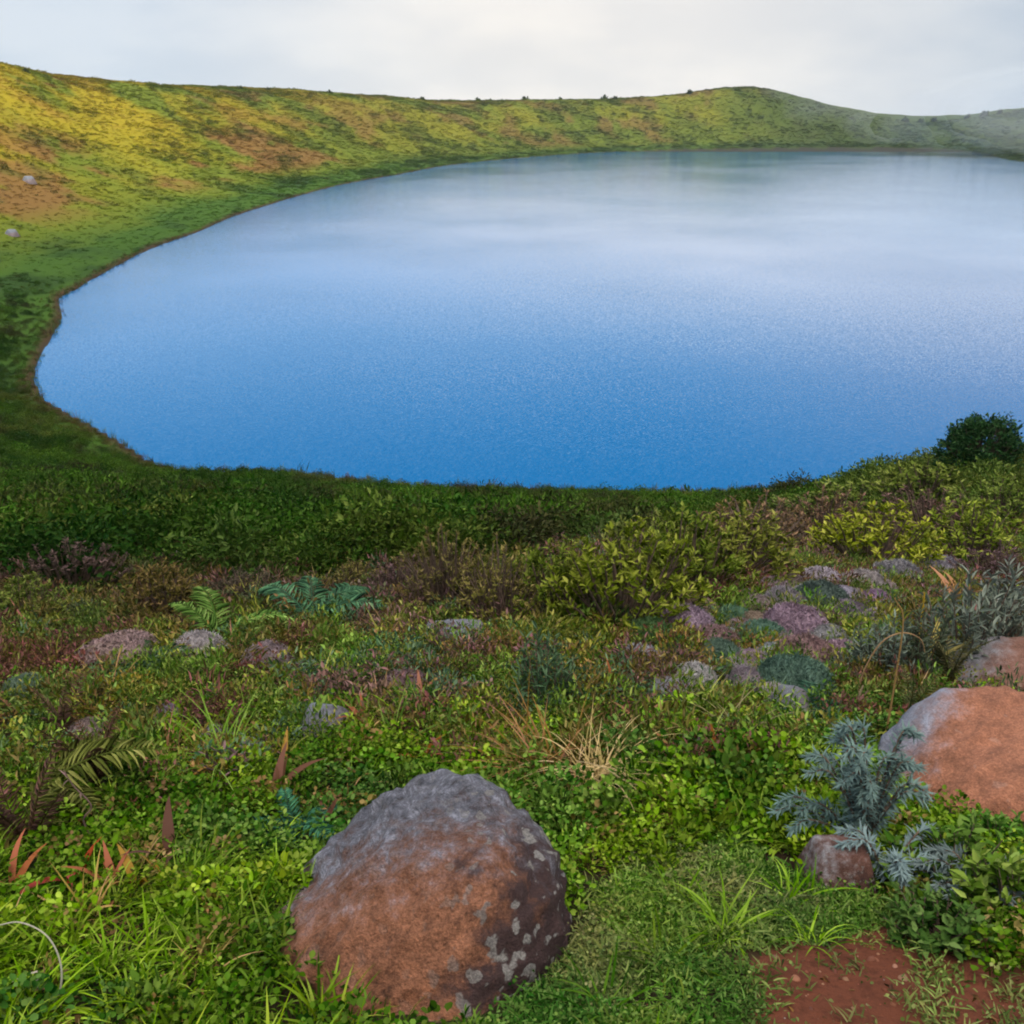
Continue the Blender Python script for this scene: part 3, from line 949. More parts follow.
shrub('broad', 965, 912, 130, (.075, .145, .018), 'broad leaved green shrub right in front of the broad orange boulder', .62)
shrub('broad', 1030, 948, 130, (.10, .16, .018), 'broad leaved shrub with yellowish leaves in the bottom right corner', .62)
shrub('broad', 950, 958, 100, (.05, .10, .018), 'dark green broad leaved shrub at the edge of the bare red soil', .6)
shrub('broad', 1005, 870, 80, (.07, .16, .02), 'bright green leafy shoot against the lower edge of the broad orange boulder', .7)

# the round dark bush on the rise
p, t = ground_px(974, 484)
w = 66 / FPX * t
e = empty('round_bush', (p.x, p.y, p.z - .03), .4); tag(e, 'round dark green bush standing against the water on the right hand rise', 'bush')
g = Geo(); st = Geo()
m = 320
d = rand_dirs(m, -.45)
lump = .62 + .72 * fbm(d[:, 0] * 2.2, d[:, 1] * 1.7, d[:, 2] * 1.7, oct=3, seed=71)
T = d * (lump * RNG.uniform(.6, 1.05, m))[:, None] * np.array([.5, .5, .47]) * w + np.array([0, 0, .48 * w])
per = 22
idx = np.repeat(np.arange(m), per); n = m * per
P = T[idx] + RNG.normal(0, .032 * w, (n, 3))
D = unit(d[idx] * .8 + rand_dirs(n) * .8 + np.array([0, 0, .35])); L_ = RNG.uniform(.6, 1.3, n) * .062
leaves(g, P, D, unit(d[idx] + RNG.normal(0, .5, (n, 3)) + np.array([0, 0, .5])), L_, L_ * .42, .25, .3, np.clip(RNG.random(n) * .7 + RNG.random(m)[idx] * .3, 0, 1))
for i in range(0, m, 3):
    tube(st, [np.array([RNG.normal(0, .02), RNG.normal(0, .02), 0]), T[i] * np.array([.4, .4, .5]), T[i]], [.028, .016, .006], 5)
mesh_obj('crown', g.mesh('crown', M_OBJ), e, tint=(.024, .062, .018)); mesh_obj('trunk', st.mesh('trunk', M_BARK), e)

# bushes that break the crater rim's skyline
for (u, v, w_px) in [(26, 71, 9), (240, 88, 9), (268, 89, 7), (330, 92, 8), (422, 99, 9), (478, 101, 10), (491, 101, 8), (525, 100, 12), (560, 99.5, 8), (604, 98, 10), (615, 98, 8), (690, 92.5, 9), (905, 117, 10), (921, 118, 9), (934, 117, 10), (968, 115, 8), (985, 112, 12), (1000, 110, 9)]:
    d = ray(u, v + 1.2); tt = np.arange(110, 470, 1.0)
    P = EYE[None] + tt[:, None] * d[None]; gap = P[:, 2] - height(P[:, 0], P[:, 1])
    k = int(np.argmin(np.abs(gap) + (gap > 0) * .15)); q = P[k]
    w = w_px / FPX * tt[k] * .72
    e = empty('bush', (q[0], q[1], H(q[0], q[1]) - .15), RNG.uniform(0, 6), w); e.scale = (w, w, w * .8)
    lab = 'tiny dark bush breaking the skyline of the far crater rim'
    if w_px == 12:
        lab = 'dark bush, biggest on the skyline right of the middle dip' if u < 600 else 'biggest misty bush on the rim at the far right'
    if u == 26:
        lab = 'tiny bush on the bright crest of the left hill'
    tag(e, lab, 'bush', 'bushes on the crater rim')
    fm, sm = SHRUB['far'][_n[0] % 3]; _n[0] += 1
    mesh_obj('foliage', fm, e, tint=(.035, .055, .014)); mesh_obj('stem', sm, e)


# ---- ferns
def frond_mesh(n=32, arch=.95, droop=.35, width=.24, sub=8, name='frond'):
    """unit frond: one metre rachis rising from the origin along +X and arching over"""
    g = Geo()
    pts = []; p = np.zeros(3); a = arch
    for k in range(n + 1):
        pts.append(p.copy()); p = p + np.array([math.cos(a), 0, math.sin(a)]) / n; a -= (arch + droop) / n * 1.15
    pts = np.array(pts)
    tube(g, pts, np.linspace(.012, .003, n + 1), 4, .15)
    Tn = unit(np.gradient(pts, axis=0))
    Pl, Dl, Nl, Ll, Wl = [], [], [], [], []
    for k in range(3, n + 1):
        t = k / n
        lp = width * (math.sin(PI * min(1, (t * .93 + .07)) ** .75) ** .8 + .06)
        for s in (-1, 1):
            side = np.array([0, s, 0])
            up = np.cross(Tn[k], side) * s
            up = up if up[2] > 0 else -up
            jit = RNG.normal(0, .10, 3)
            ax = unit(side * .9 + Tn[k] * .5 + up * .10 + jit)
            Pl.append(pts[k]); Dl.append(ax); Nl.append(up + RNG.normal(0, .25, 3)); Ll.append(lp * RNG.uniform(.85, 1.12)); Wl.append(.015 + .010 * (lp / width))
    leaves(g, np.array(Pl), np.array(Dl), np.array(Nl), np.array(Ll), np.array(Wl), .35, .30, np.clip(RNG.normal(.5, .2, len(Pl)), 0, 1), .3)
    return g.mesh(name, M_OBJ)


FROND = [frond_mesh(), frond_mesh(34, 1.15, .5, .20), frond_mesh(30, .75, .6, .26)]
FROND_UP = [frond_mesh(22, 1.5, -1.0, .13, 5), frond_mesh(22, 1.45, -.6, .15, 5)]


def fern(u, v, w_px, tint, label, nfr=6, up=False, spread=(0, 2 * PI), name='fern', group=None, lift=0.0):
    p, t = ground_px(u, v)
    L = w_px / FPX * t * .80
    EXCL.append((p.x, p.y - .03, .09, .08))
    e = empty(name, (p.x, p.y, p.z - .01)); tag(e, label, 'fern', group)
    for k in range(nfr):
        a = spread[0] + (spread[1] - spread[0]) * (k + .5) / nfr + RNG.normal(0, .18)
        fr = (FROND_UP if up else FROND)[k % (2 if up else 3)]
        tt = tuple(np.clip(np.array(tint) * RNG.uniform(.75, 1.25), 0, 1))
        mesh_obj('frond', fr, e, rot=(RNG.normal(0, .15), RNG.normal(0, .12), a), scale=L * RNG.uniform(.75, 1.15), tint=tt)
    return e


fern(218, 648, 120, (.13, .22, .045), 'pale green fern with a broad arching frond, above the leftmost lilac mounds', 6, spread=(-.4, 3.6))
fern(312, 626, 104, (.075, .170, .085), 'teal green fern on the left, behind the pale green fern', 6, spread=(-.3, 3.4))
fern(354, 622, 70, (.08, .13, .04), 'mid green fern right of the teal green fern', 5)
fern(296, 832, 86, (.05, .16, .09), 'small teal fern in the creeper left of the large rusty boulder', 5)
fern(28, 808, 150, (.13, .14, .03), 'yellowish fern leaning in from the left edge', 5, spread=(-.9, .9))
fern(142, 668, 70, (.06, .11, .05), 'dull teal fern left of the lilac mounds', 5)
fern(700, 668, 60, (.07, .13, .07), 'small teal fern among the lilac cushions in the middle of the slope', 5)
fern(806, 720, 76, (.06, .13, .08), 'teal fern above the silver grey plant', 6)
fern(452, 648, 50, (.07, .12, .06), 'small green fern by the dull mauve stone', 4)
fern(100, 790, 120, (.085, .045, .025), 'withered dark brown fern with upright fronds on the left', 6, True)
fern(30, 850, 130, (.075, .04, .025), 'withered brown fern under the yellowish fern at the left edge', 5, True)
fern(148, 610, 66, (.09, .04, .022), 'withered rusty fern standing in front of the dark shore scrub', 4, True)
fern(948, 690, 90, (.11, .10, .04), 'olive withered fern with upright fronds beside the mustard yellow stalk', 6, True)
fern(905, 720, 70, (.09, .10, .035), 'small olive upright fern behind the upper edge of the broad orange boulder', 5, True)
fern(1000, 655, 80, (.12, .11, .06), 'straw olive upright fern above the brown boulder', 5, True)
fern(66, 740, 80, (.10, .055, .035), 'faded brown fern behind the withered dark brown fern', 5, True)


# ---- cushions
def cushion_mesh(seed):
    import bmesh
    g = Geo()
    bm = bmesh.new(); bmesh.ops.create_icosphere(bm, subdivisions=4, radius=1)
    D = unit(np.array([v.co[:] for v in bm.verts]))
    lum = .84 + .34 * fbm(D[:, 0] * 1.6 + seed, D[:, 1] * 1.6, D[:, 2] * 1.6, oct=3, seed=seed)
    P = D * lum[:, None] * np.array([.5, .42, .30]); P[:, 2] = np.where(P[:, 2] < 0, P[:, 2] * .4, P[:, 2])
    for v, q in zip(bm.verts, P * .93):
        v.co = q
    F = np.array([[l.index for l in f.verts] + [f.verts[2].index] for f in bm.faces])
    tri = np.array([[l.index for l in f.verts] for f in bm.faces]); bm.free()
    n = 2600
    d = rand_dirs(n, -.08)
    l2 = .84 + .34 * fbm(d[:, 0] * 1.6 + seed, d[:, 1] * 1.6, d[:, 2] * 1.6, oct=3, seed=seed)
    Q = d * l2[:, None] * np.array([.5, .42, .30]) * RNG.uniform(.90, 1.0, (n, 1)); Q[:, 2] = np.abs(Q[:, 2])
    L = RNG.uniform(.03, .075, n)
    patch = fbm(Q[:, 0] * 5, Q[:, 1] * 5, Q[:, 2] * 5, oct=3, seed=seed + 4)
    leaves(g, Q, unit(d + RNG.normal(0, .7, d.shape) + np.array([0, 0, .1])), unit(d + RNG.normal(0, .5, d.shape)), L, L * .3, .3, .6, np.clip(patch * 1.8 - .4 + RNG.normal(0, .2, n), 0, 1))
    # core built as quads from the triangles' edge midpoints
    C = P * .93
    a, b, c = C[tri[:, 0]], C[tri[:, 1]], C[tri[:, 2]]
    ce = (a + b + c) / 3; ab, bc, ca = (a + b) / 2, (b + c) / 2, (c + a) / 2
    for (p0, p1, p2, p3) in ((a, ab, ce, ca), (b, bc, ce, ab), (c, ca, ce, bc)):
        V = np.stack([p0, p1, p2, p3], 1).reshape(-1, 3)
        g.add(V, np.arange(len(V)).reshape(-1, 4), np.full(len(V), .3))
    return g.mesh('cushion_plant', M_GREY)


CUSH = [cushion_mesh(s) for s in (3, 14, 25, 36)]
LIL, PALE, PINK, TEAL, GRN = (.285, .215, .245), (.36, .32, .35), (.24, .165, .150), (.105, .165, .110), (.09, .15, .045)


def cushion(u, v, w_px, tint, label, hs=1.0, group='cushion plants on the slope'):
    p, t = ground_px(u, v)
    w = w_px / FPX * t * .86
    hs = hs * 1.25
    k = _n[0]; _n[0] += 1
    y = p.y + w * .3
    o = mesh_obj('cushion_plant', CUSH[k % 4], None, (p.x, y, H(p.x, y) + .02), (RNG.normal(0, .1), RNG.normal(0, .1), RNG.uniform(-.6, .6) + (PI if k % 3 else 0)), (w, w, w * hs), jitter(np.array([tint]), .12)[0])
    tag(o, label, 'cushion plant', group)
    EXCL.append((p.x, y - w * .1, w * .42, w * .42))


LM = 'lilac grey cushion lost among the others in the patch left of the arching straw stalk'
for a in [
    (196, 662, 62, PALE, 'pale lilac mound with a fringed top, biggest of the mounds below the pale green fern', 1.0),
    (266, 672, 58, LIL, 'lilac mound right of the biggest pale mound below the pale green fern', 1.0),
    (306, 678, 40, PALE, 'small pale mound, rightmost below the pale green fern', .8),
    (108, 668, 84, PINK, 'wide pinkish brown mound left of the biggest pale mound', .7),
    (166, 724, 34, LIL, 'small lilac mound alone in the herbs below the pinkish brown mound', .9),
    (212, 752, 46, LIL, 'dull lilac mound at the upper edge of the bright creeper on the left', .9),
    (84, 744, 50, PINK, 'pinkish mound beside the withered dark brown fern', .9),
    (20, 700, 46, TEAL, 'teal cushion near the left edge above the yellowish fern', .9),
    (655, 650, 62, GRN, 'fresh green rounded cushion below the tallest yellow green shrub', 1.1),
    (690, 640, 66, LIL, 'lilac cushion on the right of the fresh green cushion', 1.1),
    (716, 652, 58, PINK, 'pinkish lilac cushion right below the lilac one by the fresh green cushion', .8),
    (644, 672, 50, PALE, 'pale lilac cushion just below the fresh green cushion', 1.1),
    (694, 690, 56, PALE, 'pale cushion in the middle of the slope, below the small teal fern', .9),
    (722, 664, 50, TEAL, 'teal cushion right of the small teal fern in the middle of the slope', 1.0),
    (746, 694, 44, LIL, 'upright lilac cushion left of the slanting blue grey stone', 1.4),
    (776, 706, 32, PALE, 'small pale cushion touching the slanting blue grey stone', 1.5),
    (800, 700, 84, TEAL, 'largest teal cushion, right above the slanting blue grey stone', 1.1),
    (812, 672, 74, PINK, 'pinkish cushion behind the largest teal cushion', 1.0),
    (832, 650, 46, PALE, 'palest cushion in the patch left of the arching straw stalk', 1.1),
    (798, 642, 74, LIL, 'broad lilac cushion in the middle of the cushion patch', 1.0),
    (766, 648, 56, TEAL, 'teal cushion left of the broad lilac cushion', .9),
    (826, 612, 62, TEAL, 'teal cushion at the upper side of the cushion patch', 1.0),
    (788, 612, 52, LIL, 'lilac cushion beside the uppermost teal cushion', 1.0),
    (822, 588, 56, PALE, 'pale lilac cushion below the brown heathery shrub', .8),
    (866, 594, 52, LIL, 'lilac cushion below the brightest lime green shrub', .9),
    (906, 586, 60, LIL, 'pale lilac cushion right below the brightest lime green shrub', .9),
    (948, 580, 58, LIL, 'lilac cushion below the pinkish brown twiggy shrub', .9),
    (702, 618, 46, PINK, 'pinkish cushion under the yellow green shrub right of the tallest one', .9),
    (736, 626, 40, TEAL, 'small teal cushion under the olive green shrub', .9),
    (472, 650, 50, PINK, 'pinkish brown cushion right of the flat pale grey stone', .7),
    (690, 752, 40, LIL, 'single lilac cushion in the upper edge of the bright creeper, middle right', .9),
    (404, 690, 46, PINK, 'brownish pink cushion in the herbs left of the upright dark green shrub', .7),
]:
    cushion(*a)
for (u, v, w_px, tn) in [(u_, v_, w_, (LIL, PINK, PALE)[i_ % 3]) for i_, (u_, v_, w_) in enumerate([(748, 604, 30), (764, 586, 30), (806, 602, 34), (884, 596, 36), (838, 596, 30), (812, 634, 34), (782, 650, 32), (864, 652, 30), (728, 646, 30), (758, 682, 30), (836, 672, 34), (796, 668, 32), (856, 606, 32), (820, 644, 30), (878, 628, 32), (738, 662, 28)])] + [(742, 640, 34, LIL), (836, 632, 40, PINK), (870, 640, 36, LIL), (756, 632, 38, PINK), (790, 592, 36, PINK), (846, 604, 38, PALE), (822, 684, 40, LIL), (858, 684, 36, PINK), (774, 662, 38, PALE), (734, 676, 34, PALE), (852, 622, 46, LIL), (846, 662, 48, LIL), (776, 598, 44, LIL), (762, 614, 40, LIL), (878, 612, 42, LIL), (812, 656, 40, LIL), (752, 668, 36, LIL), (784, 676, 40, LIL), (800, 624, 36, LIL)]:
    cushion(u, v, w_px, tn, LM, RNG.uniform(.8, 1.1))


# ---- withered leaves, grasses and stalks
def withered_mesh(k):
    g = Geo(); n = 3 + k % 3
    a = RNG.uniform(0, 2 * PI, n)
    D = np.stack([np.cos(a) * .35, np.sin(a) * .35, np.ones(n)], 1)
    P = np.stack([RNG.normal(0, .03, n), RNG.normal(0, .03, n), np.zeros(n)], 1)
    L = RNG.uniform(.5, 1.0, n); L[0] = 1.05
    blades(g, P, D, L, L * .15, RNG.uniform(.06, .30, n), 8, np.clip(RNG.normal(.5, .2, n), 0, 1))
    return g.mesh('withered_leaf', M_DRY)


WITH = [withered_mesh(k) for k in range(5)]
RED, ORG, YEL, BRN = (.26, .035, .015), (.24, .075, .02), (.27, .15, .018), (.11, .045, .022)


def withered(u, v, h_px, tint, label, lean=(0, 0)):
    p, t = ground_px(u, v)
    k = _n[0]; _n[0] += 1
    o = mesh_obj('withered_leaf', WITH[k % 5], None, (p.x, p.y, p.z), (lean[1], lean[0], RNG.uniform(0, 6)), h_px / FPX * t * 1.02, tint)
    EXCL.append((p.x, p.y - .04, .04, .06))
    tag(o, label, 'withered leaf', 'withered leaves')


for a in [
    (76, 888, 62, RED, 'bright red withered leaf standing in the creeper on the left'),
    (16, 892, 52, (.30, .09, .03), 'orange brown withered leaf at the left edge'),
    (112, 890, 46, ORG, 'orange withered leaf just right of the bright red one'),
    (138, 888, 44, YEL, 'yellow orange withered leaf, third from the left in the bottom left row'),
    (163, 882, 34, YEL, 'small yellow withered leaf at the right end of the bottom left row'),
    (276, 796, 56, BRN, 'thin brown upright withered leaf left of the blue grey stone'),
    (286, 768, 36, YEL, 'yellow pointed leaf close to the left of the blue grey stone'),
    (364, 728, 46, ORG, 'orange withered leaf above the blue grey stone'),
    (424, 764, 42, ORG, 'orange withered leaf above the left shoulder of the large rusty boulder'),
    (322, 832, 40, BRN, 'brown withered leaf beside the small teal fern'),
    (168, 776, 40, (.34, .14, .07), 'pinkish orange withered leaf right of the withered dark brown fern'),
    (184, 790, 40, YEL, 'yellow withered leaf right of the pinkish orange one'),
    (676, 764, 52, (.28, .10, .03), 'orange brown withered leaf, left one of the pair above the creeper bank'),
    (719, 764, 48, ORG, 'orange withered leaf, right one of the pair above the creeper bank'),
    (612, 694, 34, ORG, 'orange withered leaf right of the upright dark green shrub'),
    (585, 656, 30, RED, 'reddish withered leaf under the tallest yellow green shrub'),
    (958, 606, 46, (.34, .16, .07), 'pinkish withered leaf in front of the grey feathery shrub'),
    (930, 668, 52, (.30, .24, .05), 'pale yellow leaf in the dark shrub beside the brown boulder'),
    (172, 866, 64, (.085, .035, .02), 'dark brown clump of withered leaves in the creeper on the left'),
    (235, 700, 36, (.24, .09, .05), 'rust coloured leaf in the herbs below the lilac mounds'),
    (420, 700, 34, (.22, .09, .04), 'rust coloured leaf in the herbs left of the upright dark green shrub'),
    (640, 730, 40, (.26, .13, .05), 'tan orange leaf behind the straw tuft'),
]:
    withered(*a)

# straw tuft behind the large boulder
p, t = ground_px(594, 786)
EXCL.append((p.x, p.y - .10, .13, .14)); g = Geo(); n = 105
a = RNG.uniform(0, 2 * PI, n)
D = np.stack([np.cos(a) * .38 + .1, np.sin(a) * .38, np.ones(n)], 1); P = np.stack([RNG.normal(0, .035, n), RNG.normal(0, .035, n), np.zeros(n)], 1)
blades(g, P, D, RNG.uniform(.20, .43, n), RNG.uniform(.0028, .0055, n), RNG.uniform(.22, .62, n), 9)
o = mesh_obj('straw_tuft', g.mesh('straw_tuft', M_DRY), None, (p.x, p.y, p.z), tint=(.50, .36, .15)); tag(o, 'pale straw coloured grass tuft arching beside the large rusty boulder', 'grass tuft')
p, t = ground_px(548, 780)
g = Geo(); n = 70
a = RNG.uniform(0, 2 * PI, n)
D = np.stack([np.cos(a) * .6 - .45, np.sin(a) * .5, np.ones(n)], 1); P = np.stack([RNG.normal(0, .05, n), RNG.normal(0, .03, n), np.zeros(n)], 1)
blades(g, P, D, RNG.uniform(.2, .46, n), RNG.uniform(.004, .009, n), RNG.uniform(.05, .45, n), 7)
o = mesh_obj('rusty_grass_tuft', g.mesh('rusty_grass_tuft', M_DRY), None, (p.x, p.y, p.z), tint=(.24, .12, .035)); tag(o, 'rusty brown grass tuft just behind the top of the large rusty boulder', 'grass tuft')
for (u, v, w_px, tn, lab) in [(640, 775, 60, (.20, .20, .05), 'green and straw grass tuft right of the pale straw tuft'), (500, 772, 60, (.16, .13, .05), 'brownish grass tuft behind the middle of the large rusty boulder'),
                              (735, 742, 70, (.16, .14, .05), 'thin brown grass tuft above the creeper bank'), (228, 770, 90, (.13, .22, .02), 'bright green long bladed tuft on the left, right of the yellow withered leaf')]:
    p, t = ground_px(u, v); s = w_px / FPX * t
    g = Geo(); n = 40; a = RNG.uniform(0, 2 * PI, n)
    blades(g, np.stack([RNG.normal(0, .03, n), RNG.normal(0, .03, n), np.zeros(n)], 1), np.stack([np.cos(a) * .5, np.sin(a) * .5, np.ones(n)], 1), RNG.uniform(.6, 1.3, n) * s, .0055, RNG.uniform(.1, .8, n), 6)
    o = mesh_obj('grass_tuft', g.mesh('grass_tuft', M_DRY), None, (p.x, p.y, p.z), tint=tn); tag(o, lab, 'grass tuft')


def stalk(name, u, v, pts, rad, tint, label, cat='stalk', leafy=0):
    """pts in metres from the foot: x right, z up"""
    p, t = ground_px(u, v)
    P = catmull_open(pts, 8)
    rad = rad * .75; g = Geo(); tube(g, P, np.linspace(rad, rad * .45, len(P)), 6, .5)
    if leafy:
        k = RNG.integers(len(P) // 3, len(P), leafy)
        blades(g, P[k], rand_dirs(leafy, .2), RNG.uniform(.03, .07, leafy), .006, .4, 4)
    o = mesh_obj(name, g.mesh(name, M_DRY), None, (p.x, p.y, p.z), tint=tint); tag(o, label, cat)


def catmull_open(P, n):
    P = np.array(P, float); P = np.vstack([2 * P[0] - P[1], P, 2 * P[-1] - P[-2]]); out = []
    for i in range(1, len(P) - 2):
        for k in range(n):
            t = k / n; a, b, c, d = P[i - 1:i + 3]
            out.append(.5 * (2 * b + (c - a) * t + (2 * a - 5 * b + 4 * c - d) * t * t + (3 * b - a - 3 * c + d) * t ** 3))
    out.append(P[-2]); return np.array(out)


stalk('arching_stalk', 858, 712, [(0, 0, 0), (-.01, 0, .18), (.05, 0, .36), (.14, 0, .42), (.24, .02, .38), (.28, .03, .30)], .006, (.34, .20, .10), 'arching straw stalk bent over the drooping grey shrub')
stalk('tan_stalk', 884, 745, [(0, 0, 0), (.0, 0, .3), (-.01, .0, .60), (-.06, .0, .70)], .007, (.34, .20, .07), 'tall upright tan stalk crossing the arching straw stalk')
stalk('yellow_stalk', 912, 668, [(0, 0, 0), (.01, 0, .18), (-.005, 0, .46)], .012, (.48, .30, .02), 'thick mustard yellow stalk right of the tall tan stalk')
stalk('pale_stalk', 856, 716, [(0, 0, 0), (.0, .0, .10), (.01, 0, .16)], .011, (.40, .30, .18), 'short pale broken stalk below the arching straw stalk')
stalk('dry_straw', 14, 1014, [(0, 0, 0), (.07, 0, .0), (.115, .01, .06), (.12, .03, .13), (.09, .05, .19), (.03, .06, .22), (-.03, .06, .21)], .0042, (.42, .38, .28), 'pale dry stem curled into a half ring in the bottom left corner', 'dry stem')
stalk('curled_twig', 24, 1000, [(0, 0, 0), (.04, 0, .03), (.05, 0, .08)], .003, (.36, .30, .22), 'thin forked twig inside the pale half ring', 'twig', 2)
stalk('dry_twig', 94, 842, [(0, 0, 0), (-.02, 0, .08), (.015, 0, .14), (-.03, 0, .22), (-.05, 0, .28)], .005, (.20, .12, .10), 'crooked grey brown twig above the bright red withered leaf', 'twig', 3)
stalk('leaning_straw', 672, 800, [(.0, 0, 0), (-.05, 0, .05), (-.16, .0, .07), (-.26, 0, .14), (-.36, 0, .17)], .004, (.46, .34, .18), 'pale leaning straw lying across the creeper bank', 'stalk')


# ---- silver grey plant by the orange boulder
def silver_meshes(nst, hgt, spread, dirx=0.0):
    g, st = Geo(), Geo()
    for k in range(nst):
        a = RNG.uniform(0, 2 * PI); l = RNG.uniform(.6, 1.05) * hgt; sp = spread * RNG.uniform(.3, 1.1)
        e = np.array([math.cos(a) * sp + dirx, math.sin(a) * sp * .6, l])
        P = catmull_open([(0, 0, 0), tuple(e * np.array([.35, .35, .5])), tuple(e), tuple(e + np.array([math.cos(a) * .07, math.sin(a) * .04, -.015]))], 7)
        tube(st, P, np.linspace(.006, .002, len(P)), 5)
        m = len(P)
        for q in range(m // 4, m):
            t = q / m
            nl = 7
            ax = unit(P[min(q + 1, m - 1)] - P[max(q - 1, 0)])
            dd = unit(rand_dirs(nl) * .9 + ax * .8)
            base = np.tile(P[q], (nl, 1))
            blades(g, base, dd, RNG.uniform(.022, .058, nl) * (1.25 - .55 * t), RNG.uniform(.004, .008, nl), RNG.uniform(.1, .5, nl), 3, np.clip(RNG.normal(.35 + .35 * t, .18, nl), 0, 1))
    return g.mesh('foliage', M_GREY), st.mesh('stem', M_BARK)


for (u, v, n_, h_, s_, dx, lab, tn) in [
    (862, 852, 22, .44, .15, -.03, 'tall silver grey feathery plant left of the broad orange boulder', (.100, .150, .132)),
    (850, 842, 9, .17, .14, -.08, 'low silver grey sprays leaning left over the small brown stone', (.095, .15, .13)),
    (884, 884, 12, .17, .15, .0, 'brightest silver sprays right of the small brown stone', (.14, .19, .185)),
    (975, 898, 11, .15, .16, .0, 'silver grey sprays in front of the orange boulder, among the broad leaves', (.11, .14, .13)),
]:
    fm, sm = silver_meshes(n_, h_, s_, dx)
    p, t = ground_px(u, v)
    e = empty('silver_plant', (p.x, p.y, p.z), 0); tag(e, lab, 'silver plant', 'silver grey plants by the orange boulder')
    mesh_obj('foliage', fm, e, tint=tn); mesh_obj('stem', sm, e)

# ------------------------------------------------------------------ ground cover layers (stuff)
def near_points(dens, x0=-4.5, x1=4.8, y0=.9, y1=9.5):
    n = int((x1 - x0) * (y1 - y0) * dens)
    x = RNG.uniform(x0, x1, n); y = RNG.uniform(y0, y1, n)
    k = np.abs(x) < .75 * y + 1.0
    x, y = x[k], y[k]
    z = height(x, y)
    u, v = near_zone(x, y, z)
    k = (v < 1160) & free(x, y)
    return x[k], y[k], z[k], u[k], v[k]


def put(name, x, y, z, size, tint, meshes, tilt=.2, sink=0.0):
    n = len(x)
    return scatter(name, np.stack([x, y, z - sink], 1), turns(n, tilt), size, RNG.integers(0, len(meshes), n), tint, meshes)


def choose(n, cols, wts, field=None):
    """pick colours; a field in 0..1 shifts the pick so that neighbours tend to agree"""
    cols = np.array(cols); cw = np.cumsum(wts) / np.sum(wts)
    q = RNG.random(n) if field is None else np.clip(field + RNG.normal(0, .09, n), 0, .999)
    return cols[np.searchsorted(cw, q)]


def eq(f):
    """noise to even 0..1"""
    o = np.argsort(np.argsort(f)); return o / max(1, len(f) - 1)


# lawn
x, y, z, u, v = near_points(2300, -1.2, 2.6, .9, 3.6)
wu, wv = u + wob(x, y, 60, .22), v + wob(x, y, 48, .22, 5)
lawn = inpoly(wu, wv, LAWN)
soil = inpoly(wu, wv, SOIL)
thin = np.maximum(sstep(640, 770, wu) * sstep(905, 985, wv), sstep(.52, .68, fbm(x / .16, y / .16, oct=3, seed=105)) * sstep(560, 640, wu) * sstep(900, 960, wv))
keep = lawn & ~soil & (RNG.random(len(x)) > thin * .85) | (soil & (RNG.random(len(x)) < .05))
x, y, z, u, v, wu, wv = [q[keep] for q in (x, y, z, u, v, wu, wv)]
f = fbm(x / .35, y / .35, oct=4, seed=101)
c = lerp((.036, .092, .012), (.085, .145, .016), eq(f))
c = mixc(c, (.13, .12, .045), sstep(.55, .72, fbm(x / .2, y / .2, oct=3, seed=102)) * .6 + .5 * sstep(700, 800, wu) * sstep(910, 980, wv))
put('lawn_grass', x, y, z, RNG.uniform(.65, 1.25, len(x)), jitter(c, .35), [clump_lawn() for _ in range(4)], .15)

# round-leaved creeper: the bright green band round the boulders
x, y, z, u, v = near_points(330, -3.4, 3.6, .9, 5.2)
wu, wv = u + wob(x, y, 60, .5, 12), v + wob(x, y, 26, .45, 13)
lawn = inpoly(wu, wv, LAWN); soil = inpoly(wu, wv, SOIL)
edge = np.interp(wu, [-300, 0, 120, 300, 330, 560, 640, 800, 870, 1024, 1300], [806, 806, 786, 772, 742, 778, 782, 772, 715, 715, 715])
lush = inpoly(wu, wv, [(-200, 880), (100, 905), (200, 850), (320, 890), (345, 1160), (-400, 1160)])
keep = (wv > edge) & ~lawn & ~soil & (~lush | (RNG.random(len(x)) < .5))
keep |= (wv > edge - 60) & (wv <= edge) & (RNG.random(len(x)) < .30)
x, y, z, u, v, wu, wv = [q[keep] for q in (x, y, z, u, v, wu, wv)]
f = fbm(x / .4, y / .4, oct=4, seed=111)
c = lerp((.034, .084, .003), (.140, .235, .004), eq(f))
c = mixc(c, (.05, .11, .02), sstep(.55, .7, fbm(x / .5, y / .5, oct=3, seed=113)) * .7)
c = mixc(c, (.16, .09, .03), (RNG.random(len(x)) < .07) * .8)
bank = np.exp(-((wu - 700) / 130) ** 2 - ((wv - 790) / 50) ** 2)
sz = RNG.uniform(.6, 1.05, len(x)) * (1 + .35 * bank)
put('leafy_creeper', x, y, z - .01, np.stack([sz, sz, sz * (.8 + .35 * bank + .5 * fbm(x / .3, y / .3, oct=3, seed=114))], 1), jitter(c, .33), [clump_round(), clump_round(), clump_round(), clump_round(), clump_herb(52, .07, .09, .028, .5), clump_herb(60, .08, .08, .022, .32)], .25)

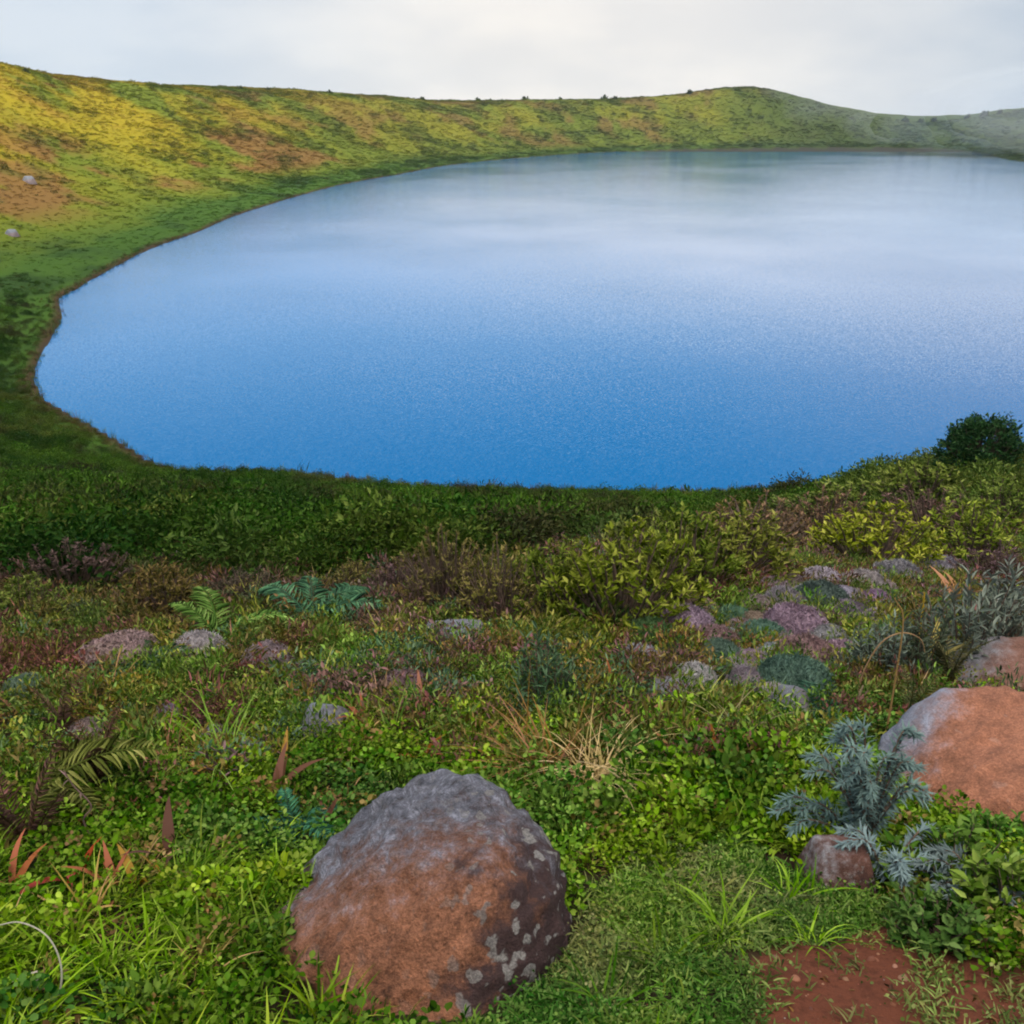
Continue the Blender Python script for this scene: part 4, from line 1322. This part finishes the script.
# longer grass bottom left, with single tufts through the creeper
x, y, z, u, v = near_points(170, -3.2, 3.4, .9, 4.6)
wu, wv = u + wob(x, y, 50, .4, 15), v + wob(x, y, 40, .4, 16)
lush = inpoly(wu, wv, [(-200, 870), (100, 905), (200, 840), (330, 880), (345, 1160), (-400, 1160)])
lawn = inpoly(wu, wv, LAWN); soil = inpoly(wu, wv, SOIL)
edge = np.interp(wu, [0, 300, 500, 1024], [760, 720, 730, 700])
keep = (lush & (RNG.random(len(x)) < .95)) | (~lawn & ~soil & (wv > edge) & (RNG.random(len(x)) < .16)) | (inpoly(wu, wv, [(320, 720), (500, 715), (560, 760), (330, 770)]) & (RNG.random(len(x)) < .4))
keep |= lawn & (RNG.random(len(x)) < .07)
x, y, z, u, v = [q[keep] for q in (x, y, z, u, v)]
f = fbm(x / .5, y / .5, oct=4, seed=121)
c = lerp((.046, .105, .004), (.135, .225, .005), eq(f))
c = mixc(c, (.26, .19, .06), (RNG.random(len(x)) < .06) * .9)
put('meadow_grass', x, y, z, RNG.uniform(.55, 1.15, len(x)), jitter(c, .28), [clump_grass() for _ in range(4)], .2)

# mixed low herbs of the slope
x, y, z, u, v = near_points(150, -9.5, 10.5, 2.4, 14.5)
wu, wv = u + wob(x, y, 60, .8, 12), v + wob(x, y, 34, .6, 14)
edge = np.interp(wu, [0, 120, 300, 330, 560, 640, 800, 870, 1024], [806, 786, 772, 742, 778, 780, 772, 715, 715])
keep = (wv < edge + 14)
x, y, z, u, v, wu, wv = [q[keep] for q in (x, y, z, u, v, wu, wv)]
HERB = [(.135, .060, .040), (.135, .115, .025), (.080, .130, .022), (.105, .175, .020), (.175, .185, .022), (.075, .130, .060), (.18, .125, .030), (.15, .085, .065)]
fld = eq(fbm(x / .45, y / .45, oct=5, seed=131))
c = choose(len(x), HERB, [.12, .15, .16, .17, .12, .09, .10, .09], fld)
sz = RNG.uniform(.55, 1.25, len(x))
c = mixc(c, (.062, .040, .026), (1 - sstep(590, 655, wv)) * (1 - sstep(380, 560, wu)) * .62 * (RNG.random(len(x)) < .8))
put('herb_cover', x, y, z, np.stack([sz, sz, sz * RNG.uniform(.6, 1.25, len(x))], 1), jitter(c, .3), [clump_herb(), clump_herb(80, .12, .14, .03, .3), clump_herb(110, .14, .10, .018, .5), clump_herb(70, .11, .16, .034, .22)], .25)

# slender grass among the herbs
x, y, z, u, v = near_points(16, -6, 6, 2.6, 10)
k = v < 770
x, y, z = x[k], y[k], z[k]
c = choose(len(x), [(.20, .13, .05), (.10, .15, .02), (.16, .17, .03), (.15, .07, .035)], [.3, .3, .2, .2])
put('slope_grass', x, y, z, RNG.uniform(.6, 1.4, len(x)), jitter(c, .3), [clump_grass(14, .08, .2, .005, .04, (.1, .6)) for _ in range(3)], .2)

# dense dark scrub of the near shore
n = 42000
x, y = wedge_points(n, 7.0, 100, 36, 1.6)
z, s = height(x, y, True)
u, v = near_zone(x, y, z)
lim = np.interp(u + wob(x, y, 40, 1.5, 19), [-200, 0, 300, 420, 640, 760, 1024, 1300], [592, 592, 585, 580, 545, 520, 520, 520])
keep = (s > .35) & (v < lim) & ((y < 45) | ((x < -12) & (s < 26) & (RNG.random(len(x)) > sstep(50, 100, np.hypot(x, y)))))
x, y, z, s, u, v = [q[keep] for q in (x, y, z, s, u, v)]
f1 = fbm(x / 2.6, y / 2.6, oct=4, seed=141); f2 = fbm(x / 1.6, y / 3.5, oct=4, seed=142)
c = lerp((.014, .042, .005), (.050, .108, .008), eq(f1))
c = mixc(c, (.040, .026, .014), sstep(.58, .68, f2) * .6)
c = mixc(c, (.085, .100, .016), sstep(.60, .72, fbm(x / 3.5 + 9, y / 3.5, oct=4, seed=143)) * .6)
rt = sstep(780, 900, u) * (v < 530)
c = mixc(c, (.095, .125, .022), rt * .7)
c = mixc(c, (.085, .040, .022), (1 - sstep(.3, 1.6, s)) * .65 * (RNG.random(len(x)) < .6))
sz = RNG.uniform(.7, 1.55, len(x)) * np.clip(.45 + .55 * s / 3, .5, 1)
M_SCRUB = [clump_scrub(), clump_scrub(430, .45, .30, .038, .48, 14), clump_scrub(360, .38, .42, .048, .34, 10), clump_scrub(420, .5, .32, .042, .5, 16)]
put('shore_scrub', x, y, z, np.stack([sz, sz, sz * RNG.uniform(.8, 1.2, len(x))], 1), jitter(c, .25), M_SCRUB, .12, .04)

# reeds and sedges along the water
sh = SHORE
seg = np.roll(sh, -1, 0) - sh
ln = np.hypot(seg[:, 0], seg[:, 1])
mid = sh + seg / 2
mw = np.where((mid[:, 1] < 120) & (mid[:, 0] < 30), ln, ln * .25)
pk = RNG.choice(len(sh), 5200, p=mw / mw.sum())
q = RNG.random(5200)[:, None]
P = sh[pk] + seg[pk] * q + RNG.normal(0, .42, (5200, 2))
x, y = P[:, 0], P[:, 1]
z, s = height(x, y, True)
clumpy = fbm(x / 1.5, y / 1.5, oct=3, seed=151)
k = (s > -.25) & (s < 1.4) & (clumpy > .42)
x, y, z, s = x[k], y[k], z[k], s[k]
c = choose(len(x), [(.045, .075, .015), (.10, .055, .025), (.08, .09, .02)], [.5, .3, .2])
sz = RNG.uniform(.35, 1.0, len(x)) * (.75 + .6 * (RNG.random(len(x)) < .06))
put('shore_reeds', x, y, np.maximum(z, -.05), sz, jitter(c, .3), [clump_reed() for _ in range(3)], .1)

# scrub and grass of the crater walls
n = 260000
x, y = wedge_points(n, 34, 470, 34, 1.55)
z, s = height(x, y, True)
k = (s > .3) & (s < 210)
x, y, z, s = x[k], y[k], z[k], s[k]
n3 = fbm(x / 6, y / 9 + 3, oct=4, seed=63)
k = RNG.random(len(x)) < .55 + .45 * sstep(.45, .6, n3)
x, y, z, s, n3 = x[k], y[k], z[k], s[k], n3[k]
c = hill_colour(x, y, z, s)
dark = (RNG.random(len(x)) < .015 + .12 * sstep(.5, .65, n3))
c = mixc(c, (.045, .070, .012), dark * .5)
sz = RNG.uniform(.75, 1.4, len(x)) * np.clip(np.hypot(x, y) / 180, .5, 1.3) * (1 + .5 * dark * RNG.random(len(x)))
flat = RNG.uniform(.15, .32, len(x)) + .35 * dark
put('hillside_scrub', x, y, z, np.stack([sz, sz, sz * flat], 1), jitter(c, .12), [clump_scrub(60, .6, .42, .17, .55, 8, M_HILL), clump_scrub(56, .7, .36, .18, .5, 10, M_HILL), clump_scrub(64, .55, .5, .15, .55, 7, M_HILL)], .1, .05)

# grit and small pebbles on the bare soil, dead leaves lying in the green
x, y, z, u, v = near_points(420, -.5, 2.6, .8, 3.4)
wu, wv = u + wob(x, y, 60, .22), v + wob(x, y, 48, .22, 5)
k = inpoly(wu, wv, SOIL) | ((RNG.random(len(x)) < .25) & inpoly(wu, wv, LAWN) & (wv > 930))
x, y, z = x[k], y[k], z[k]
def pebble_mesh(sd):
    import bmesh
    bm = bmesh.new(); bmesh.ops.create_icosphere(bm, subdivisions=2, radius=.01)
    P = np.array([q.co[:] for q in bm.verts]); nn = fbm(P[:, 0] * 90 + sd, P[:, 1] * 90, P[:, 2] * 90, oct=2, seed=sd)
    for q, f_ in zip(bm.verts, nn):
        q.co *= .6 + .8 * f_
    me = bpy.data.meshes.new('pebble'); bm.to_mesh(me); bm.free(); me.materials.append(M_INST)
    a_ = me.attributes.new('leaf_tone', 'FLOAT', 'POINT'); a_.data.foreach_set('value', np.full(len(me.vertices), .5, np.float32)); return me
sz = .25 + 1.1 * RNG.random(len(x)) ** 4
c = choose(len(x), [(.16, .06, .035), (.10, .04, .025), (.22, .11, .07), (.20, .17, .14)], [.4, .35, .2, .05])
put('soil_grit', x, y, z, np.stack([sz, sz * .9, sz * .6], 1), jitter(c, .25), [pebble_mesh(q) for q in (1, 2, 3)], .3)

x, y, z, u, v = near_points(60, -3.4, 3.6, .9, 6)
g = Geo(); m = 3
leaves(g, RNG.normal(0, .012, (m, 3)) * [1, 1, .3], np.stack([RNG.normal(0, 1, m), RNG.normal(0, 1, m), RNG.uniform(-.1, .3, m)], 1), np.tile([[0, 0, 1.]], (m, 1)) + RNG.normal(0, .4, (m, 3)), .035, .014, .5, .4)
c = choose(len(x), [(.16, .075, .03), (.22, .13, .05), (.10, .04, .025), (.18, .09, .03)], [.3, .3, .25, .15])
put('leaf_litter', x, y, z + RNG.uniform(.0, .07, len(x)) * (np.abs(u - 600) > 350), RNG.uniform(.35, .85, len(x)), jitter(c, .25), [g.mesh('dead_leaf', M_INST)], .5)

# ------------------------------------------------------------------ air and mist
def volume_mat(name, dens, col, aniso=.2):
    m, nt, N, L = new_mat(name)
    v = nd(nt, 'ShaderNodeVolumePrincipled'); v.inputs['Density'].default_value = dens; v.inputs['Color'].default_value = (*col, 1); v.inputs['Anisotropy'].default_value = aniso
    o = nd(nt, 'ShaderNodeOutputMaterial'); L.new(v.outputs[0], o.inputs['Volume'])
    return m


def build_air():
    import bmesh
    bm = bmesh.new(); bmesh.ops.create_cube(bm, size=1)
    for v in bm.verts:
        v.co = Vector((v.co.x * 2040, v.co.y * 2040, -14 if v.co.z < 0 else 46))
    me = bpy.data.meshes.new('haze'); bm.to_mesh(me); bm.free(); me.materials.append(volume_mat('haze', .00012, (.86, .90, .95)))
    o = mesh_obj('haze', me); o['kind'] = 'stuff'
    # a bank of drifting cloud over the far right rim
    bm = bmesh.new(); rnd = random.Random(3)
    for (u, dist, h, rx, ry, rz) in [(905, 345, 9, 20, 15, 6), (975, 330, 10, 30, 22, 9), (1040, 320, 13, 34, 24, 13), (1010, 345, 16, 30, 22, 10), (1090, 300, 13, 40, 30, 14), (840, 372, 15, 20, 14, 6), (800, 380, 19, 15, 10, 4)]:
        d = ray(u, 110); x, y = d[0] / d[1] * dist, dist
        bmesh.ops.create_icosphere(bm, subdivisions=4, radius=1, matrix=Matrix.Translation((x, y, h)) @ Matrix.Diagonal((rx, ry, rz, 1)))
    P = np.array([v.co[:] for v in bm.verts])
    q = (fbm(P[:, 0] / 9, P[:, 1] / 9, P[:, 2] / 5, oct=4, seed=4) - .5)
    for v, k in zip(bm.verts, q):
        v.co.z += k * 9; v.co.x += k * 8
    me = bpy.data.meshes.new('mist'); bm.to_mesh(me); bm.free(); me.materials.append(volume_mat('mist', .0038, (.93, .95, .98)))
    o = mesh_obj('mist', me); o['kind'] = 'stuff'


build_air()

# ------------------------------------------------------------------ sky, sun, camera
SUN_AZ = R(140)          # compass bearing of the sun from +Y towards +X: behind the viewer, on the right
SUN_EL = R(33)
SUN_DIR = Vector((math.sin(SUN_AZ) * math.cos(SUN_EL), math.cos(SUN_AZ) * math.cos(SUN_EL), math.sin(SUN_EL)))


def build_world():
    w = bpy.data.worlds.new('World'); SC.world = w; w.use_nodes = True
    nt = w.node_tree; nt.nodes.clear(); L = nt.links
    def math_(op, a, b=None, c=None):
        q = nd(nt, 'ShaderNodeMath', operation=op)
        for i, s in enumerate((a, b, c)):
            if s is None:
                continue
            if hasattr(s, 'links'):
                L.new(s, q.inputs[i])
            else:
                q.inputs[i].default_value = s
        return q.outputs[0]
    def mrange(v, a, b, lo=0.0, hi=1.0):
        q = nd(nt, 'ShaderNodeMapRange', interpolation_type='SMOOTHSTEP')
        q.inputs['From Min'].default_value = a; q.inputs['From Max'].default_value = b
        q.inputs['To Min'].default_value = lo; q.inputs['To Max'].default_value = hi
        L.new(v, q.inputs['Value']); return q.outputs['Result']
    def mix(f, a, b):
        q = nd(nt, 'ShaderNodeMix', data_type='RGBA')
        if hasattr(f, 'links'):
            L.new(f, q.inputs[0])
        else:
            q.inputs[0].default_value = f
        for s, i in ((a, 6), (b, 7)):
            if hasattr(s, 'links'):
                L.new(s, q.inputs[i])
            else:
                q.inputs[i].default_value = (*s, 1)
        return q.outputs[2]
    sky = nd(nt, 'ShaderNodeTexSky', sky_type='NISHITA')
    sky.sun_disc = False; sky.sun_elevation = SUN_EL; sky.sun_rotation = SUN_AZ
    sky.altitude = 600; sky.air_density = 1.0; sky.dust_density = .6; sky.ozone_density = 2.0
    tc = nd(nt, 'ShaderNodeTexCoord'); sp = nd(nt, 'ShaderNodeSeparateXYZ'); L.new(tc.outputs['Generated'], sp.inputs[0])
    x, y, z = sp.outputs
    # clouds live on a flat layer: dividing by the height of the direction foreshortens them towards the horizon
    zz = math_('ADD', math_('MAXIMUM', z, 0.0), .34)
    cx = nd(nt, 'ShaderNodeCombineXYZ'); L.new(math_('DIVIDE', x, zz), cx.inputs[0]); L.new(math_('DIVIDE', y, zz), cx.inputs[1])
    n1 = nd(nt, 'ShaderNodeTexNoise'); n1.inputs['Scale'].default_value = .9; n1.inputs['Detail'].default_value = 7; n1.inputs['Roughness'].default_value = .52
    n2 = nd(nt, 'ShaderNodeTexNoise'); n2.inputs['Scale'].default_value = 1.6; n2.inputs['Detail'].default_value = 6; n2.inputs['Roughness'].default_value = .5
    L.new(cx.outputs[0], n1.inputs['Vector']); L.new(cx.outputs[0], n2.inputs['Vector'])
    CLOUDS(nt, L, math_, mrange, mix, sky.outputs[0], x, y, z, n1.outputs['Fac'], n2.outputs['Fac'])


K = 1 / 0.12             # radiances below are given as seen; the Background strength is 0.12


def CLOUDS(nt, L, math_, mrange, mix, sky, x, y, z, n1, n2):
    k = lambda r, g, b: (r * K, g * K, b * K)
    # near the horizon: left cool white, middle warm white, right blue grey mist
    az = math_('DIVIDE', x, math_('MAXIMUM', y, 0.05))
    left, mid, right = k(.60, .72, .86), k(.96, .92, .87), k(.47, .57, .69)
    base = mix(mrange(az, -.42, .02), left, mid)
    base = mix(mrange(az, .14, .50), base, right)
    shade = mix(mrange(n2, .36, .66), k(.54, .60, .68), k(.98, .95, .90))
    low = mix(.30, base, shade)
    # higher up the bank thins and turns bluish, greyer on the right
    up = mix(mrange(az, .05, .55), k(.44, .74, 1.08), k(.58, .66, .82))
    low = mix(mrange(z, .085, .14), low, mix(mrange(az, -.3, .25), k(.84, 1.06, 1.40), k(1.62, 1.58, 1.55)))
    low = mix(mrange(z, .12, .23), low, up)
    # the blue gap above the cloud bank
    blue = mix(.6, sky, k(.03, .34, .76))
    gap = math_('MULTIPLY', mrange(math_('ADD', z, math_('MULTIPLY', math_('SUBTRACT', n1, .5), .22)), .22, .38), 1.0)
    side = mrange(az, .10, .75, 1.0, .55)
    gap = math_('MULTIPLY', gap, side)
    c = mix(gap, low, blue)
    # thin bright overcast overhead and behind the viewer, where the sun stands
    hi = mix(mrange(n1, .35, .65), k(3.0, 3.0, 3.0), k(5.2, 5.0, 4.6))
    over = mrange(math_('ADD', z, math_('MULTIPLY', y, -.20)), .62, .92)
    c = mix(over, c, hi)
    bg = nd(nt, 'ShaderNodeBackground'); bg.inputs['Strength'].default_value = .12
    L.new(c, bg.inputs['Color'])
    o = nd(nt, 'ShaderNodeOutputWorld'); L.new(bg.outputs[0], o.inputs['Surface'])


build_world()

sun = bpy.data.lights.new('sun', 'SUN'); sun.energy = 3.6; sun.angle = R(6); sun.color = (1.0, .89, .66)
so = bpy.data.objects.new('sun', sun); link(so); so.rotation_euler = (-SUN_DIR).to_track_quat('-Z', 'Y').to_euler(); so.location = SUN_DIR * 500


def build_shade_cloud():
    """unseen cumulus added to block the sun: the viewer stands in its shadow, the far crater wall in the sun"""
    import bmesh
    bm = bmesh.new()
    c = Vector((-8, 50, 4)) + SUN_DIR * 430
    rnd = random.Random(5)
    for k in range(32):
        a = rnd.uniform(0, 2 * PI); r = 70 * math.sqrt(rnd.random())
        s = rnd.uniform(22, 36) * (1 - .35 * r / 70)
        mt = Matrix.Translation((c.x + 1.05 * r * math.cos(a), c.y + .95 * r * math.sin(a), c.z + rnd.uniform(-4, 9))) @ Matrix.Diagonal((s, s, s * .55, 1))
        bmesh.ops.create_icosphere(bm, subdivisions=4, radius=1, matrix=mt)
    P = np.array([v.co[:] for v in bm.verts])
    d = (fbm(P[:, 0] / 9, P[:, 1] / 9, P[:, 2] / 9, oct=4, seed=8) - .5) * 12
    for v, q in zip(bm.verts, d):
        v.co += v.co.normalized() * 0 + Vector((0, 0, 1)) * q * .6 + (v.co - c).normalized() * q
    me = bpy.data.meshes.new('shade_cloud'); bm.to_mesh(me); bm.free()
    me.polygons.foreach_set('use_smooth', np.ones(len(me.polygons), bool))
    m, nt, N, L = new_mat('shade_cloud')
    p = nd(nt, 'ShaderNodeBsdfDiffuse'); p.inputs['Color'].default_value = (.92, .92, .92, 1)
    tr = nd(nt, 'ShaderNodeBsdfTranslucent'); tr.inputs['Color'].default_value = (.9, .9, .9, 1)
    mx = nd(nt, 'ShaderNodeMixShader'); mx.inputs[0].default_value = .35
    L.new(p.outputs[0], mx.inputs[1]); L.new(tr.outputs[0], mx.inputs[2])
    o = nd(nt, 'ShaderNodeOutputMaterial'); L.new(mx.outputs[0], o.inputs['Surface'])
    me.materials.append(m)
    ob = mesh_obj('shade_cloud', me); ob['kind'] = 'structure'  # out of view, added to shade the near ground


build_shade_cloud()

cam = bpy.data.cameras.new('camera'); cam.sensor_width = 36; cam.lens = 36 * FPX / 1024; cam.clip_start = .05; cam.clip_end = 3000
co = bpy.data.objects.new('camera', cam); link(co); co.location = EYE.tolist(); co.rotation_euler = (PI / 2 - PITCH, 0, 0)
SC.camera = co
SC.view_settings.view_transform = 'Standard'; SC.view_settings.look = 'None'; SC.view_settings.exposure = 0; SC.view_settings.gamma = 1
SC.cycles.max_bounces = 6; SC.cycles.diffuse_bounces = 3; SC.cycles.glossy_bounces = 3; SC.cycles.transmission_bounces = 3; SC.cycles.transparent_max_bounces = 4
SC.cycles.volume_bounces = 1
SC.cycles.use_denoising = True
SC.cycles.pixel_filter_type = 'BLACKMAN_HARRIS'; SC.cycles.filter_width = 2.0
